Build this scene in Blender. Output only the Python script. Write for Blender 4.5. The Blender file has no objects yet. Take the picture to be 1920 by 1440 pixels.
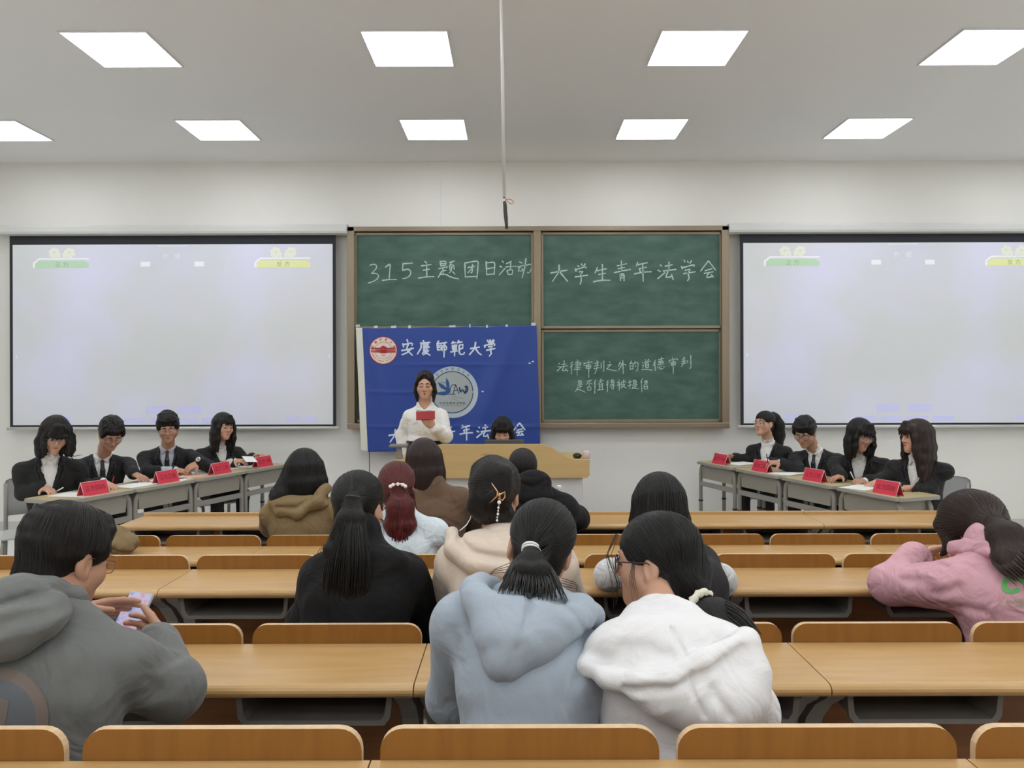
import bpy, bmesh, math, random
import numpy as np
import openvdb
from mathutils import Vector, Matrix
from mathutils.bvhtree import BVHTree

PI = math.pi
sc = bpy.context.scene
COL = sc.collection
random.seed(7)

# ------------------------------------------------------------------ camera
F, CX, CY, H = 1450.0, 962.0, 708.0, 1.666      # focal length and vanishing point (1920x1440 frame), eye height
ROLL = 0.0026
cam_d = bpy.data.cameras.new('camera')
cam = bpy.data.objects.new('camera', cam_d)
COL.objects.link(cam)
cam.location = (0, 0, H)
cam.rotation_euler = (PI / 2, ROLL, 0)
cam_d.sensor_width = 36.0
cam_d.lens = F / 1920 * 36.0
cam_d.shift_x = -(CX - 960) / 1920
cam_d.shift_y = -(720 - CY) / 1920
cam_d.clip_start = 0.05
sc.camera = cam

# ------------------------------------------------------------------ world, exposure
PANEL_STRENGTH = 10.5
w = bpy.data.worlds.new('world')
sc.world = w
w.use_nodes = True
w.node_tree.nodes['Background'].inputs[0].default_value = (0.9, 0.95, 1.0, 1)
w.node_tree.nodes['Background'].inputs[1].default_value = 0.05
sc.view_settings.view_transform = 'Standard'
sc.view_settings.look = 'None'
sc.view_settings.gamma = 1.0
sc.view_settings.use_curve_mapping = False
sc.view_settings.exposure = 0.1
sc.cycles.use_denoising = True
sc.cycles.max_bounces = 8
sc.cycles.diffuse_bounces = 7


def Q(px, py, d):
    """the point at depth d (metres in front of the eye) seen at a pixel of the 1920x1440 frame"""
    x, y = px - CX, py - CY
    x, y = x - ROLL * y, y + ROLL * x
    return Vector((x * d / F, d, H - y * d / F))


# ------------------------------------------------------------------ materials
def lin(c):
    return tuple(((v / 255) / 12.92 if v / 255 <= 0.04045 else ((v / 255 + 0.055) / 1.055) ** 2.4) for v in c)


def new_mat(name):
    m = bpy.data.materials.new(name)
    m.use_nodes = True
    nt = m.node_tree
    return m, nt, nt.nodes['Principled BSDF']


def mat(name, rgb, rough=0.6, metal=0.0, var=0.0, vscale=8.0, stretch=(1, 1, 1), bump=0.0, bscale=60.0,
        spec=0.5, sheen=0.0, emit=0.0, trans=0.0, coat=0.0, fold=0.0, fscale=7.0):
    m, nt, b = new_mat(name)
    col = lin(rgb)
    b.inputs['Base Color'].default_value = (*col, 1)
    b.inputs['Roughness'].default_value = rough
    b.inputs['Metallic'].default_value = metal
    b.inputs['Specular IOR Level'].default_value = spec
    if sheen:
        b.inputs['Sheen Weight'].default_value = sheen
        b.inputs['Sheen Roughness'].default_value = 0.5
    if coat:
        b.inputs['Coat Weight'].default_value = coat
        b.inputs['Coat Roughness'].default_value = 0.15
    if trans:
        b.inputs['Transmission Weight'].default_value = trans
    if emit:
        b.inputs['Emission Color'].default_value = (*col, 1)
        b.inputs['Emission Strength'].default_value = emit
    N, L = nt.nodes, nt.links
    if var or bump or fold:
        tc = N.new('ShaderNodeTexCoord')
        mp = N.new('ShaderNodeMapping')
        mp.inputs['Scale'].default_value = stretch
        L.new(tc.outputs['Object'], mp.inputs['Vector'])
    if var:
        nz = N.new('ShaderNodeTexNoise')
        nz.inputs['Scale'].default_value = vscale
        nz.inputs['Detail'].default_value = 5
        L.new(mp.outputs[0], nz.inputs['Vector'])
        mx = N.new('ShaderNodeMix')
        mx.data_type = 'RGBA'
        L.new(nz.outputs['Fac'], mx.inputs['Factor'])
        mx.inputs['A'].default_value = (*[c * (1 - var) for c in col], 1)
        mx.inputs['B'].default_value = (*[min(1, c * (1 + var)) for c in col], 1)
        L.new(mx.outputs['Result'], b.inputs['Base Color'])
    if bump:
        n2 = N.new('ShaderNodeTexNoise')
        n2.inputs['Scale'].default_value = bscale
        n2.inputs['Detail'].default_value = 3
        L.new(mp.outputs[0], n2.inputs['Vector'])
        bp = N.new('ShaderNodeBump')
        bp.inputs['Strength'].default_value = bump
        bp.inputs['Distance'].default_value = 0.01
        L.new(n2.outputs['Fac'], bp.inputs['Height'])
        L.new(bp.outputs[0], b.inputs['Normal'])
    if fold:
        n3 = N.new('ShaderNodeTexNoise')
        n3.inputs['Scale'].default_value = fscale
        n3.inputs['Detail'].default_value = 2.5
        n3.inputs['Distortion'].default_value = 1.2
        L.new(mp.outputs[0], n3.inputs['Vector'])
        b3 = N.new('ShaderNodeBump')
        b3.inputs['Strength'].default_value = fold
        b3.inputs['Distance'].default_value = 0.05
        L.new(n3.outputs['Fac'], b3.inputs['Height'])
        if bump:
            L.new(bp.outputs[0], b3.inputs['Normal'])
        L.new(b3.outputs[0], b.inputs['Normal'])
    return m


def hair_mat(name, rgb, tip=None, rough=0.45, spec=0.3):
    """strands run along the attribute 'flow' (cos, sin, along)"""
    m, nt, b = new_mat(name)
    N, L = nt.nodes, nt.links
    at = N.new('ShaderNodeAttribute')
    at.attribute_name = 'flow'
    mp = N.new('ShaderNodeMapping')
    mp.inputs['Scale'].default_value = (26, 26, 3.0)
    L.new(at.outputs['Vector'], mp.inputs['Vector'])
    nz = N.new('ShaderNodeTexNoise')
    nz.inputs['Scale'].default_value = 1.0
    nz.inputs['Detail'].default_value = 6
    nz.inputs['Roughness'].default_value = 0.65
    L.new(mp.outputs[0], nz.inputs['Vector'])
    rp = N.new('ShaderNodeValToRGB')
    c = lin(rgb)
    t = lin(tip) if tip else tuple(min(1, v * 2.0 + 0.004) for v in c)
    rp.color_ramp.elements[0].position = 0.38
    rp.color_ramp.elements[0].color = (*[v * 0.6 for v in c], 1)
    rp.color_ramp.elements[1].position = 0.68
    rp.color_ramp.elements[1].color = (*t, 1)
    L.new(nz.outputs['Fac'], rp.inputs[0])
    L.new(rp.outputs[0], b.inputs['Base Color'])
    bp = N.new('ShaderNodeBump')
    bp.inputs['Strength'].default_value = 0.8
    bp.inputs['Distance'].default_value = 0.006
    L.new(nz.outputs['Fac'], bp.inputs['Height'])
    L.new(bp.outputs[0], b.inputs['Normal'])
    b.inputs['Roughness'].default_value = rough
    b.inputs['Specular IOR Level'].default_value = spec
    return m


def wood_mat(name, a, b_, rough=0.4, scale=6.0, stretch=(0.6, 6, 6), coat=0.0, spec=0.5):
    m, nt, b = new_mat(name)
    N, L = nt.nodes, nt.links
    tc = N.new('ShaderNodeTexCoord')
    mp = N.new('ShaderNodeMapping')
    mp.inputs['Scale'].default_value = stretch
    L.new(tc.outputs['Object'], mp.inputs['Vector'])
    nz = N.new('ShaderNodeTexNoise')
    nz.inputs['Scale'].default_value = scale
    nz.inputs['Detail'].default_value = 6
    nz.inputs['Distortion'].default_value = 0.4
    L.new(mp.outputs[0], nz.inputs['Vector'])
    rp = N.new('ShaderNodeValToRGB')
    rp.color_ramp.elements[0].position = 0.3
    rp.color_ramp.elements[0].color = (*lin(a), 1)
    rp.color_ramp.elements[1].position = 0.7
    rp.color_ramp.elements[1].color = (*lin(b_), 1)
    L.new(nz.outputs['Fac'], rp.inputs[0])
    L.new(rp.outputs[0], b.inputs['Base Color'])
    b.inputs['Roughness'].default_value = rough
    b.inputs['Specular IOR Level'].default_value = spec
    if coat:
        b.inputs['Coat Weight'].default_value = coat
    return m


M = {}
M['wall'] = mat('wall_paint', (228, 226, 220), 0.85, var=0.03, vscale=2.0, bump=0.02, bscale=180)
M['ceiling'] = mat('ceiling_paint', (232, 231, 228), 0.9, var=0.02, vscale=1.0)
M['floor'] = mat('floor_tile', (222, 221, 218), 0.35, var=0.05, vscale=3.0)
M['platform'] = mat('platform_tile', (120, 112, 104), 0.5, var=0.06, vscale=4.0)
M['skirting'] = mat('skirting', (196, 194, 188), 0.5)
M['light_frame'] = mat('light_frame', (225, 226, 226), 0.5)
M['panel'] = mat('light_diffuser', (245, 250, 255), 0.5, emit=PANEL_STRENGTH)
M['bronze'] = mat('champagne_bronze', (142, 128, 108), 0.36, metal=0.45, var=0.05, vscale=20)
M['bronze_dark'] = mat('dark_bronze', (84, 74, 60), 0.45, metal=0.4)
M['chalk'] = mat('chalk', (176, 200, 190), 0.95, var=0.2, vscale=160)
M['desk_top'] = wood_mat('tan_laminate', (180, 142, 90), (192, 155, 103), 0.36, 5.0, (0.7, 5, 5))
M['seat_wood'] = wood_mat('orange_ply', (132, 87, 34), (148, 100, 42), 0.34, 5.0, (6, 6, 0.7))
M['ply_edge'] = mat('worn_ply_edge', (206, 176, 138), 0.6, var=0.3, vscale=50)
M['panel_wood'] = wood_mat('brown_panel', (128, 78, 36), (148, 94, 46), 0.5, 5.0, (0.7, 5, 5))
M['bin'] = mat('grey_plastic', (118, 116, 112), 0.5, var=0.04)
M['bracket'] = mat('grey_cast_metal', (134, 132, 126), 0.45, var=0.05, vscale=12)
M['lectern_wood'] = wood_mat('pale_maple', (190, 160, 106), (200, 170, 118), 0.45, 3.0, (0.6, 5, 7))
M['lectern_body'] = mat('white_steel', (206, 206, 208), 0.45)
M['debate_top'] = wood_mat('pale_green_laminate', (176, 160, 118), (186, 170, 128), 0.45, 5.0, (0.7, 5, 5))
M['debate_edge'] = mat('grey_edge', (150, 148, 140), 0.5)
M['debate_bin'] = mat('warm_grey_plastic', (148, 142, 130), 0.55, var=0.05, vscale=6)
M['debate_leg'] = mat('grey_steel_tube', (142, 138, 130), 0.4, var=0.03)
M['black_plastic'] = mat('black_plastic', (28, 27, 26), 0.5)
M['chair_grey'] = mat('pale_grey_plastic', (196, 196, 194), 0.5)
M['paper'] = mat('white_paper', (232, 232, 230), 0.8)
M['pink_paper'] = mat('pink_paper', (222, 170, 150), 0.8)
M['plate_red'] = mat('red_card', (214, 54, 76), 0.55)
M['acrylic'] = mat('acrylic_edge', (206, 186, 184), 0.25)
M['plate_ink'] = mat('dark_ink', (110, 20, 34), 0.7)
M['skin'] = mat('skin', (202, 156, 130), 0.5, var=0.05, vscale=30)
M['skin_tan'] = mat('skin_tan', (184, 138, 112), 0.5, var=0.05, vscale=30)
M['lips'] = mat('lips', (158, 82, 76), 0.4)
M['lash'] = mat('lash', (38, 28, 24), 0.6)
M['brow'] = mat('brow', (66, 48, 40), 0.7)
M['eye'] = mat('eye_white', (222, 216, 210), 0.3)
M['hair_black'] = hair_mat('black_hair', (17, 15, 14), (36, 32, 30))
M['hair_soft'] = hair_mat('soft_black_hair', (24, 20, 19), (46, 39, 36))
M['hair_brown'] = hair_mat('dark_brown_hair', (36, 24, 21), (62, 45, 40))
M['hair_red'] = hair_mat('wine_red_hair', (62, 20, 21), (112, 42, 42))
M['strand_black'] = mat('black_strand', (23, 20, 18), 0.38, spec=0.42)
M['strand_soft'] = mat('soft_strand', (30, 25, 23), 0.38, spec=0.42)
M['strand_brown'] = mat('brown_strand', (54, 38, 33), 0.36, spec=0.5)
M['strand_red'] = mat('red_strand', (98, 34, 34), 0.36, spec=0.5)
M['suit'] = mat('black_suit', (19, 18, 18), 0.8, sheen=0.04, bump=0.08, bscale=220, fold=0.5, fscale=9)
M['suit_b'] = mat('black_navy_suit', (18, 18, 21), 0.8, sheen=0.04, bump=0.08, bscale=220, fold=0.5, fscale=9)
M['shirt'] = mat('white_shirt', (226, 224, 220), 0.8, bump=0.06, bscale=200, fold=0.35, fscale=12)
M['shirt_striped'] = mat('grey_shirt', (186, 188, 196), 0.8)
M['tie'] = mat('black_tie', (24, 24, 30), 0.5)
M['trousers'] = mat('black_trousers', (24, 23, 24), 0.8)
M['shoes'] = mat('black_shoes', (20, 20, 20), 0.4)
M['grey_hoodie'] = mat('charcoal_grey_fleece', (104, 105, 102), 0.95, sheen=0.15, var=0.05, vscale=90, bump=0.12, bscale=260, fold=0.45, fscale=7)
M['blue_hoodie'] = mat('pale_blue_fleece', (156, 166, 177), 0.95, sheen=0.15, var=0.03, vscale=60, bump=0.1, bscale=260, fold=0.3, fscale=7)
M['white_hoodie'] = mat('white_fleece', (222, 220, 220), 0.95, sheen=0.15, bump=0.1, bscale=260, fold=0.35, fscale=9)
M['cream_hoodie'] = mat('cream_fleece', (216, 199, 182), 0.95, sheen=0.15, bump=0.1, bscale=260, fold=0.35, fscale=8)
M['black_fleece'] = mat('black_fleece', (14, 13, 14), 0.95, bump=0.1, bscale=260, fold=0.4, fscale=8)
M['black_vest'] = mat('black_vest', (34, 32, 33), 0.9, bump=0.1, bscale=260, fold=0.3)
M['white_sleeve'] = mat('white_sleeve', (206, 208, 210), 0.9, bump=0.1, bscale=200, fold=0.5, fscale=12)
M['pink_denim'] = mat('pink_denim', (206, 158, 168), 0.9, var=0.06, vscale=30, bump=0.12, bscale=300, fold=0.55, fscale=9)
M['light_blue_shirt'] = mat('pale_blue_shirt', (206, 216, 222), 0.85, bump=0.06, bscale=200, fold=0.4, fscale=11)
M['olive'] = mat('olive_cotton', (128, 107, 74), 0.9, var=0.06, vscale=20, bump=0.1, bscale=200, fold=0.38, fscale=10)
M['brown_coat'] = mat('brown_wool', (98, 76, 58), 0.95, sheen=0.1, bump=0.12, bscale=260, fold=0.35, fscale=8)
M['green_print'] = mat('green_print', (104, 180, 104), 0.8, var=0.15, vscale=120)
M['green_faded'] = mat('faded_green_print', (150, 164, 128), 0.85)
M['tan_print'] = mat('tan_print', (122, 110, 102), 0.9)
M['blue_print'] = mat('slate_print', (102, 106, 110), 0.9)
M['gold'] = mat('gold_wire', (206, 158, 112), 0.25, metal=0.9)
M['silver'] = mat('silver_metal', (190, 190, 192), 0.25, metal=0.9)
M['pearl'] = mat('pearl', (240, 234, 224), 0.2)
M['white_elastic'] = mat('white_elastic', (226, 226, 222), 0.8)
M['grey_elastic'] = mat('grey_elastic', (128, 118, 120), 0.8)
M['cream_knit'] = mat('cream_scrunchie', (222, 214, 196), 0.9, bump=0.3, bscale=120)
M['frame_dark'] = mat('dark_glasses_frame', (48, 36, 32), 0.35)
M['frame_gold'] = mat('thin_gold_frame', (150, 112, 90), 0.3, metal=0.6)
M['red_card'] = mat('red_folder', (156, 26, 32), 0.5)
M['laptop'] = mat('laptop_grey', (98, 104, 112), 0.4, metal=0.3)
M['cap_white'] = mat('white_cap', (232, 232, 230), 0.4)
M['bottle_label'] = mat('blue_label', (40, 62, 140), 0.4)
M['pole'] = mat('white_pole', (200, 198, 194), 0.4)
M['orange_cord'] = mat('orange_cord', (186, 116, 60), 0.6)
M['foam'] = mat('dark_grey_foam', (66, 64, 58), 0.9, bump=0.2, bscale=100)
M['phone_case'] = mat('clear_grey_case', (170, 170, 172), 0.3)
M['watch_face'] = mat('watch_face', (60, 66, 60), 0.2)
M['pen_red'] = mat('red_pen', (176, 40, 44), 0.35)
M['screen_black'] = mat('black_masking', (40, 40, 46), 0.85)
M['housing'] = mat('white_housing', (206, 206, 202), 0.5)
M['banner_hem'] = mat('white_hem', (214, 212, 200), 0.8)
M['banner_white'] = mat('banner_white', (206, 218, 234), 0.8)
M['seal_cream'] = mat('seal_cream', (224, 208, 196), 0.8)
M['seal_red'] = mat('seal_red', (170, 42, 48), 0.8)
M['seal_grey'] = mat('emblem_grey', (176, 190, 200), 0.8)
M['seal_inner'] = mat('emblem_inner', (166, 172, 170), 0.8)
M['navy'] = mat('navy_print', (34, 56, 96), 0.8)
M['dove'] = mat('dove_blue', (46, 84, 138), 0.8)
M['tape'] = mat('clear_tape', (196, 206, 210), 0.25)

# clear bottle plastic
m, nt, b = new_mat('clear_plastic')
b.inputs['Base Color'].default_value = (0.93, 0.95, 0.96, 1)
b.inputs['Roughness'].default_value = 0.08
b.inputs['Alpha'].default_value = 0.4
M['clear'] = m

# glass lens
m, nt, b = new_mat('spectacle_lens')
b.inputs['Base Color'].default_value = (0.9, 0.93, 0.95, 1)
b.inputs['Roughness'].default_value = 0.02
b.inputs['Alpha'].default_value = 0.16
M['lens'] = m

# chalkboard: wiped chalk clouds
m, nt, b = new_mat('chalkboard_green')
N, L = nt.nodes, nt.links
tc = N.new('ShaderNodeTexCoord')
mp = N.new('ShaderNodeMapping')
mp.inputs['Scale'].default_value = (1.6, 1, 3.6)
L.new(tc.outputs['Object'], mp.inputs['Vector'])
nz = N.new('ShaderNodeTexNoise')
nz.inputs['Scale'].default_value = 2.2
nz.inputs['Detail'].default_value = 7
nz.inputs['Distortion'].default_value = 0.2
L.new(mp.outputs[0], nz.inputs['Vector'])
rp = N.new('ShaderNodeValToRGB')
rp.color_ramp.elements[0].position = 0.35
rp.color_ramp.elements[0].color = (*lin((64, 92, 82)), 1)
rp.color_ramp.elements[1].position = 0.85
rp.color_ramp.elements[1].color = (*lin((92, 117, 108)), 1)
L.new(nz.outputs['Fac'], rp.inputs[0])
L.new(rp.outputs[0], b.inputs['Base Color'])
b.inputs['Roughness'].default_value = 0.6
b.inputs['Specular IOR Level'].default_value = 0.25
M['board'] = m

# banner cloth: satin blue
m, nt, b = new_mat('royal_blue_satin')
b.inputs['Base Color'].default_value = (*lin((28, 62, 142)), 1)
b.inputs['Roughness'].default_value = 0.5
b.inputs['Sheen Weight'].default_value = 0.2
M['banner'] = m


def projected(name, base, em, strength):
    """light thrown by a projector on white fabric: soft lavender patches"""
    m, nt, b = new_mat(name)
    N, L = nt.nodes, nt.links
    b.inputs['Base Color'].default_value = (*lin(base), 1)
    b.inputs['Roughness'].default_value = 0.8
    b.inputs['Specular IOR Level'].default_value = 0.2
    tc = N.new('ShaderNodeTexCoord')
    nz = N.new('ShaderNodeTexNoise')
    nz.inputs['Scale'].default_value = 0.75
    nz.inputs['Detail'].default_value = 2
    L.new(tc.outputs['Object'], nz.inputs['Vector'])
    rp = N.new('ShaderNodeValToRGB')
    rp.color_ramp.elements[0].position = 0.42
    rp.color_ramp.elements[0].color = (*lin(em[0]), 1)
    rp.color_ramp.elements[1].position = 0.66
    rp.color_ramp.elements[1].color = (*lin(em[1]), 1)
    L.new(nz.outputs['Fac'], rp.inputs[0])
    L.new(rp.outputs[0], b.inputs['Emission Color'])
    b.inputs['Emission Strength'].default_value = strength
    return m


M['fabric'] = projected('projected_white', (212, 213, 213), ((74, 78, 84), (104, 100, 160)), 0.62)
M['pj_white'] = mat('projected_white_mark', (226, 228, 230), 0.8, emit=0.22)
M['pj_green'] = mat('projected_green', (182, 214, 182), 0.8, emit=0.12)
M['pj_yellow'] = mat('projected_yellow', (220, 224, 160), 0.8, emit=0.16)
M['pj_blue'] = mat('projected_blue', (198, 199, 232), 0.8, emit=0.16)
M['pj_flower'] = mat('projected_flower', (224, 225, 212), 0.8, emit=0.16)
M['pj_text'] = mat('projected_dark_text', (158, 178, 140), 0.8)

# phone screen
m, nt, b = new_mat('phone_screen')
N, L = nt.nodes, nt.links
tc = N.new('ShaderNodeTexCoord')
nz = N.new('ShaderNodeTexNoise')
nz.inputs['Scale'].default_value = 22
L.new(tc.outputs['Object'], nz.inputs['Vector'])
rp = N.new('ShaderNodeValToRGB')
rp.color_ramp.elements[0].position = 0.35
rp.color_ramp.elements[0].color = (*lin((120, 150, 225)), 1)
e = rp.color_ramp.elements.new(0.5)
e.color = (*lin((205, 200, 228)), 1)
rp.color_ramp.elements[-1].position = 0.68
rp.color_ramp.elements[-1].color = (*lin((226, 130, 160)), 1)
L.new(nz.outputs['Fac'], rp.inputs[0])
b.inputs['Base Color'].default_value = (0.01, 0.01, 0.01, 1)
L.new(rp.outputs[0], b.inputs['Emission Color'])
b.inputs['Emission Strength'].default_value = 0.75
M['phone_screen'] = m


# ------------------------------------------------------------------ object helpers
def tag(o, label=None, cat=None, group=None, kind=None):
    if label: o['label'] = label
    if cat: o['category'] = cat
    if group: o['group'] = group
    if kind: o['kind'] = kind
    return o


def empty(name, loc, rz=0.0, label=None, cat=None, group=None):
    o = bpy.data.objects.new(name, None)
    COL.objects.link(o)
    o.location = loc
    o.rotation_euler = (0, 0, rz)
    return tag(o, label, cat, group)


def link_mesh(name, me, mats, parent=None, smooth=False):
    if not isinstance(mats, (list, tuple)):
        mats = [mats]
    for m_ in mats:
        me.materials.append(m_)
    if smooth:
        me.polygons.foreach_set('use_smooth', [True] * len(me.polygons))
    o = bpy.data.objects.new(name, me)
    COL.objects.link(o)
    if parent is not None:
        o.parent = parent
    return o


def copy_tree(o, parent=None):
    c = o.copy()
    COL.objects.link(c)
    if parent is not None:
        c.parent = parent
    for ch in [k for k in bpy.data.objects if k.parent == o]:
        copy_tree(ch, c)
    return c


class MB:
    """collects shapes and links them as ONE mesh object"""

    def __init__(s):
        s.bm = bmesh.new()
        s.mi = 0

    def _mark(s, faces):
        for f in faces:
            f.material_index = s.mi

    def box(s, lo, hi, bevel=0.0, rot=None, seg=2):
        lo, hi = Vector(lo), Vector(hi)
        r = bmesh.ops.create_cube(s.bm, size=1.0)
        vs = r['verts']
        c, d = (lo + hi) / 2, hi - lo
        for v in vs:
            v.co = Vector((v.co.x * d.x, v.co.y * d.y, v.co.z * d.z))
        fs = set(f for v in vs for f in v.link_faces)
        if bevel:
            es = list(set(e for v in vs for e in v.link_edges))
            r2 = bmesh.ops.bevel(s.bm, geom=es, offset=bevel, segments=seg, affect='EDGES', profile=0.5)
            vs = list(set([v for v in vs if v.is_valid] + r2['verts']))
            fs = set(f for v in vs for f in v.link_faces)
        for v in vs:
            v.co = (rot @ v.co if rot is not None else v.co) + c
        s._mark(fs)
        return vs

    def prism(s, pts, axis, a, b, smooth=False):
        """outline pts (2D) extruded along axis 'x','y','z' from a to b"""
        def mk(p, t):
            if axis == 'x': return (t, p[0], p[1])
            if axis == 'y': return (p[0], t, p[1])
            return (p[0], p[1], t)
        A = [s.bm.verts.new(mk(p, a)) for p in pts]
        B = [s.bm.verts.new(mk(p, b)) for p in pts]
        n = len(pts)
        fs = []
        for i in range(n):
            f = s.bm.faces.new((A[i], A[(i + 1) % n], B[(i + 1) % n], B[i]))
            f.smooth = smooth
            fs.append(f)
        fs.append(s.bm.faces.new(A[::-1]))
        fs.append(s.bm.faces.new(B))
        s._mark(fs)
        return A + B

    def tube(s, pts, r, seg=8, closed=False, cap=True, flat=None):
        """round bar along a polyline; r may be a list"""
        pts = [Vector(p) for p in pts]
        n = len(pts)
        rs = r if isinstance(r, (list, tuple)) else [r] * n
        rings = []
        up = None
        for i, p in enumerate(pts):
            a = pts[(i - 1) % n] if (i > 0 or closed) else p
            c = pts[(i + 1) % n] if (i < n - 1 or closed) else p
            t = (c - a).normalized()
            if up is None:
                up = t.orthogonal().normalized()
            up = (up - t * up.dot(t))
            up = up.normalized() if up.length > 1e-6 else t.orthogonal().normalized()
            sd = t.cross(up)
            rings.append([s.bm.verts.new(p + (up * math.cos(2 * PI * k / seg) + sd * math.sin(2 * PI * k / seg)) * rs[i]) for k in range(seg)])
        fs = []
        m_ = n if closed else n - 1
        for i in range(m_):
            A, B = rings[i], rings[(i + 1) % n]
            for k in range(seg):
                f = s.bm.faces.new((A[k], A[(k + 1) % seg], B[(k + 1) % seg], B[k]))
                f.smooth = True
                fs.append(f)
        if not closed and cap:
            fs.append(s.bm.faces.new(rings[0][::-1]))
            fs.append(s.bm.faces.new(rings[-1]))
        s._mark(fs)

    def lathe(s, prof, seg=24, c=(0, 0, 0)):
        rings = []
        for (r, z) in prof:
            rings.append([s.bm.verts.new((c[0] + r * math.cos(2 * PI * k / seg), c[1] + r * math.sin(2 * PI * k / seg), c[2] + z)) for k in range(seg)])
        fs = []
        for A, B in zip(rings, rings[1:]):
            for k in range(seg):
                f = s.bm.faces.new((A[k], A[(k + 1) % seg], B[(k + 1) % seg], B[k]))
                f.smooth = True
                fs.append(f)
        fs.append(s.bm.faces.new(rings[0][::-1]))
        fs.append(s.bm.faces.new(rings[-1]))
        s._mark(fs)

    def ball(s, c, r, seg=12):
        rr = bmesh.ops.create_uvsphere(s.bm, u_segments=seg, v_segments=seg // 2 + 2, radius=1.0)
        rad = r if isinstance(r, (tuple, list)) else (r, r, r)
        fs = set()
        for v in rr['verts']:
            v.co = Vector((v.co.x * rad[0] + c[0], v.co.y * rad[1] + c[1], v.co.z * rad[2] + c[2]))
            fs.update(v.link_faces)
        for f in fs: f.smooth = True
        s._mark(fs)

    def poly(s, pts):
        f = s.bm.faces.new([s.bm.verts.new(p) for p in pts])
        s._mark([f])

    def build(s, name, mats, parent=None, xf=None):
        if xf is not None:
            bmesh.ops.transform(s.bm, matrix=xf, verts=s.bm.verts)
        bmesh.ops.recalc_face_normals(s.bm, faces=s.bm.faces)
        me = bpy.data.meshes.new(name)
        s.bm.to_mesh(me)
        s.bm.free()
        return link_mesh(name, me, mats, parent)


def text_geo(body, size=1.0):
    """glyph outlines as (verts, faces) in the xy plane, centred"""
    cu = bpy.data.curves.new('glyphs', 'FONT')
    cu.body = body
    cu.size = size
    cu.align_x = 'CENTER'
    cu.align_y = 'CENTER'
    cu.resolution_u = 3
    o = bpy.data.objects.new('glyphs', cu)
    COL.objects.link(o)
    dg = bpy.context.evaluated_depsgraph_get()
    me = bpy.data.meshes.new_from_object(o.evaluated_get(dg))
    V = [tuple(v.co) for v in me.vertices]
    Fc = [tuple(p.vertices) for p in me.polygons]
    bpy.data.objects.remove(o)
    bpy.data.curves.remove(cu)
    bpy.data.meshes.remove(me)
    return V, Fc


class Flat:
    """flat marks on a surface: f2w maps (u, v) to a point in the parent's space"""

    def __init__(s, f2w):
        s.V, s.Fc, s.Mi, s.f2w, s.mi = [], [], [], f2w, 0

    def poly(s, pts):
        i = len(s.V)
        s.V += [tuple(s.f2w(u, v)) for u, v in pts]
        s.Fc.append(tuple(range(i, i + len(pts))))
        s.Mi.append(s.mi)

    def grid_poly(s, u0, v0, u1, v1, nu=1, nv=1):
        for a in range(nu):
            for b in range(nv):
                ua, ub = u0 + (u1 - u0) * a / nu, u0 + (u1 - u0) * (a + 1) / nu
                va, vb = v0 + (v1 - v0) * b / nv, v0 + (v1 - v0) * (b + 1) / nv
                s.poly([(ua, va), (ub, va), (ub, vb), (ua, vb)])

    def ring(s, c, r0, r1, n=64, a0=0.0, a1=2 * PI):
        for k in range(n):
            t, u = a0 + (a1 - a0) * k / n, a0 + (a1 - a0) * (k + 1) / n
            p = lambda r, q: (c[0] + r * math.cos(q), c[1] + r * math.sin(q))
            if r0 <= 0:
                s.poly([c, p(r1, t), p(r1, u)])
            else:
                s.poly([p(r0, t), p(r1, t), p(r1, u), p(r0, u)])

    def disc(s, c, r, n=48, rings=6):
        for k in range(rings):
            s.ring(c, r * k / rings, r * (k + 1) / rings, n)

    def text(s, body, c, size, rot=0.0, sx=1.0, shear=0.0):
        V, Fc = text_geo(body, size)
        i = len(s.V)
        co, si = math.cos(rot), math.sin(rot)
        for (x, y, z) in V:
            x = x * sx + shear * y
            s.V.append(tuple(s.f2w(c[0] + x * co - y * si, c[1] + x * si + y * co)))
        for f in Fc:
            s.Fc.append(tuple(i + k for k in f))
            s.Mi.append(s.mi)

    def stroke(s, pts, wd, taper=0.75, jit=0.0):
        """brush or chalk stroke along a polyline"""
        P = [Vector(p) for p in pts]
        # soften the corners
        R = [P[0]]
        for a, b in zip(P, P[1:]):
            n = max(1, int((b - a).length / (wd * 1.5)))
            R += [a.lerp(b, (k + 1) / n) for k in range(n)]
        n = len(R)
        if n > 4:
            S_ = list(R)
            for i in range(1, n - 1):
                S_[i] = R[i - 1] * 0.25 + R[i] * 0.5 + R[i + 1] * 0.25
            R = S_
        Lf, Rt = [], []
        for i, p in enumerate(R):
            t = (R[min(i + 1, n - 1)] - R[max(i - 1, 0)])
            t = t.normalized() if t.length > 1e-9 else Vector((1, 0))
            nn = Vector((-t.y, t.x))
            f = i / max(1, n - 1)
            ww = wd * 0.5 * (1.0 - (1 - taper) * f) * (1 + jit * (random.random() - 0.5))
            Lf.append(p + nn * ww)
            Rt.append(p - nn * ww)
        d0 = (R[1] - R[0]).normalized() * wd * 0.25
        d1 = (R[-1] - R[-2]).normalized() * wd * 0.25
        for i in range(n - 1):
            s.poly([Lf[i], Rt[i], Rt[i + 1], Lf[i + 1]])
        s.poly([Lf[0], R[0] - d0, Rt[0]])
        s.poly([Lf[-1], R[-1] + d1, Rt[-1]])

    def build(s, name, mats, parent=None):
        me = bpy.data.meshes.new(name)
        me.from_pydata(s.V, [], s.Fc)
        me.polygons.foreach_set('material_index', s.Mi)
        me.update()
        return link_mesh(name, me, mats, parent)


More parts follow.
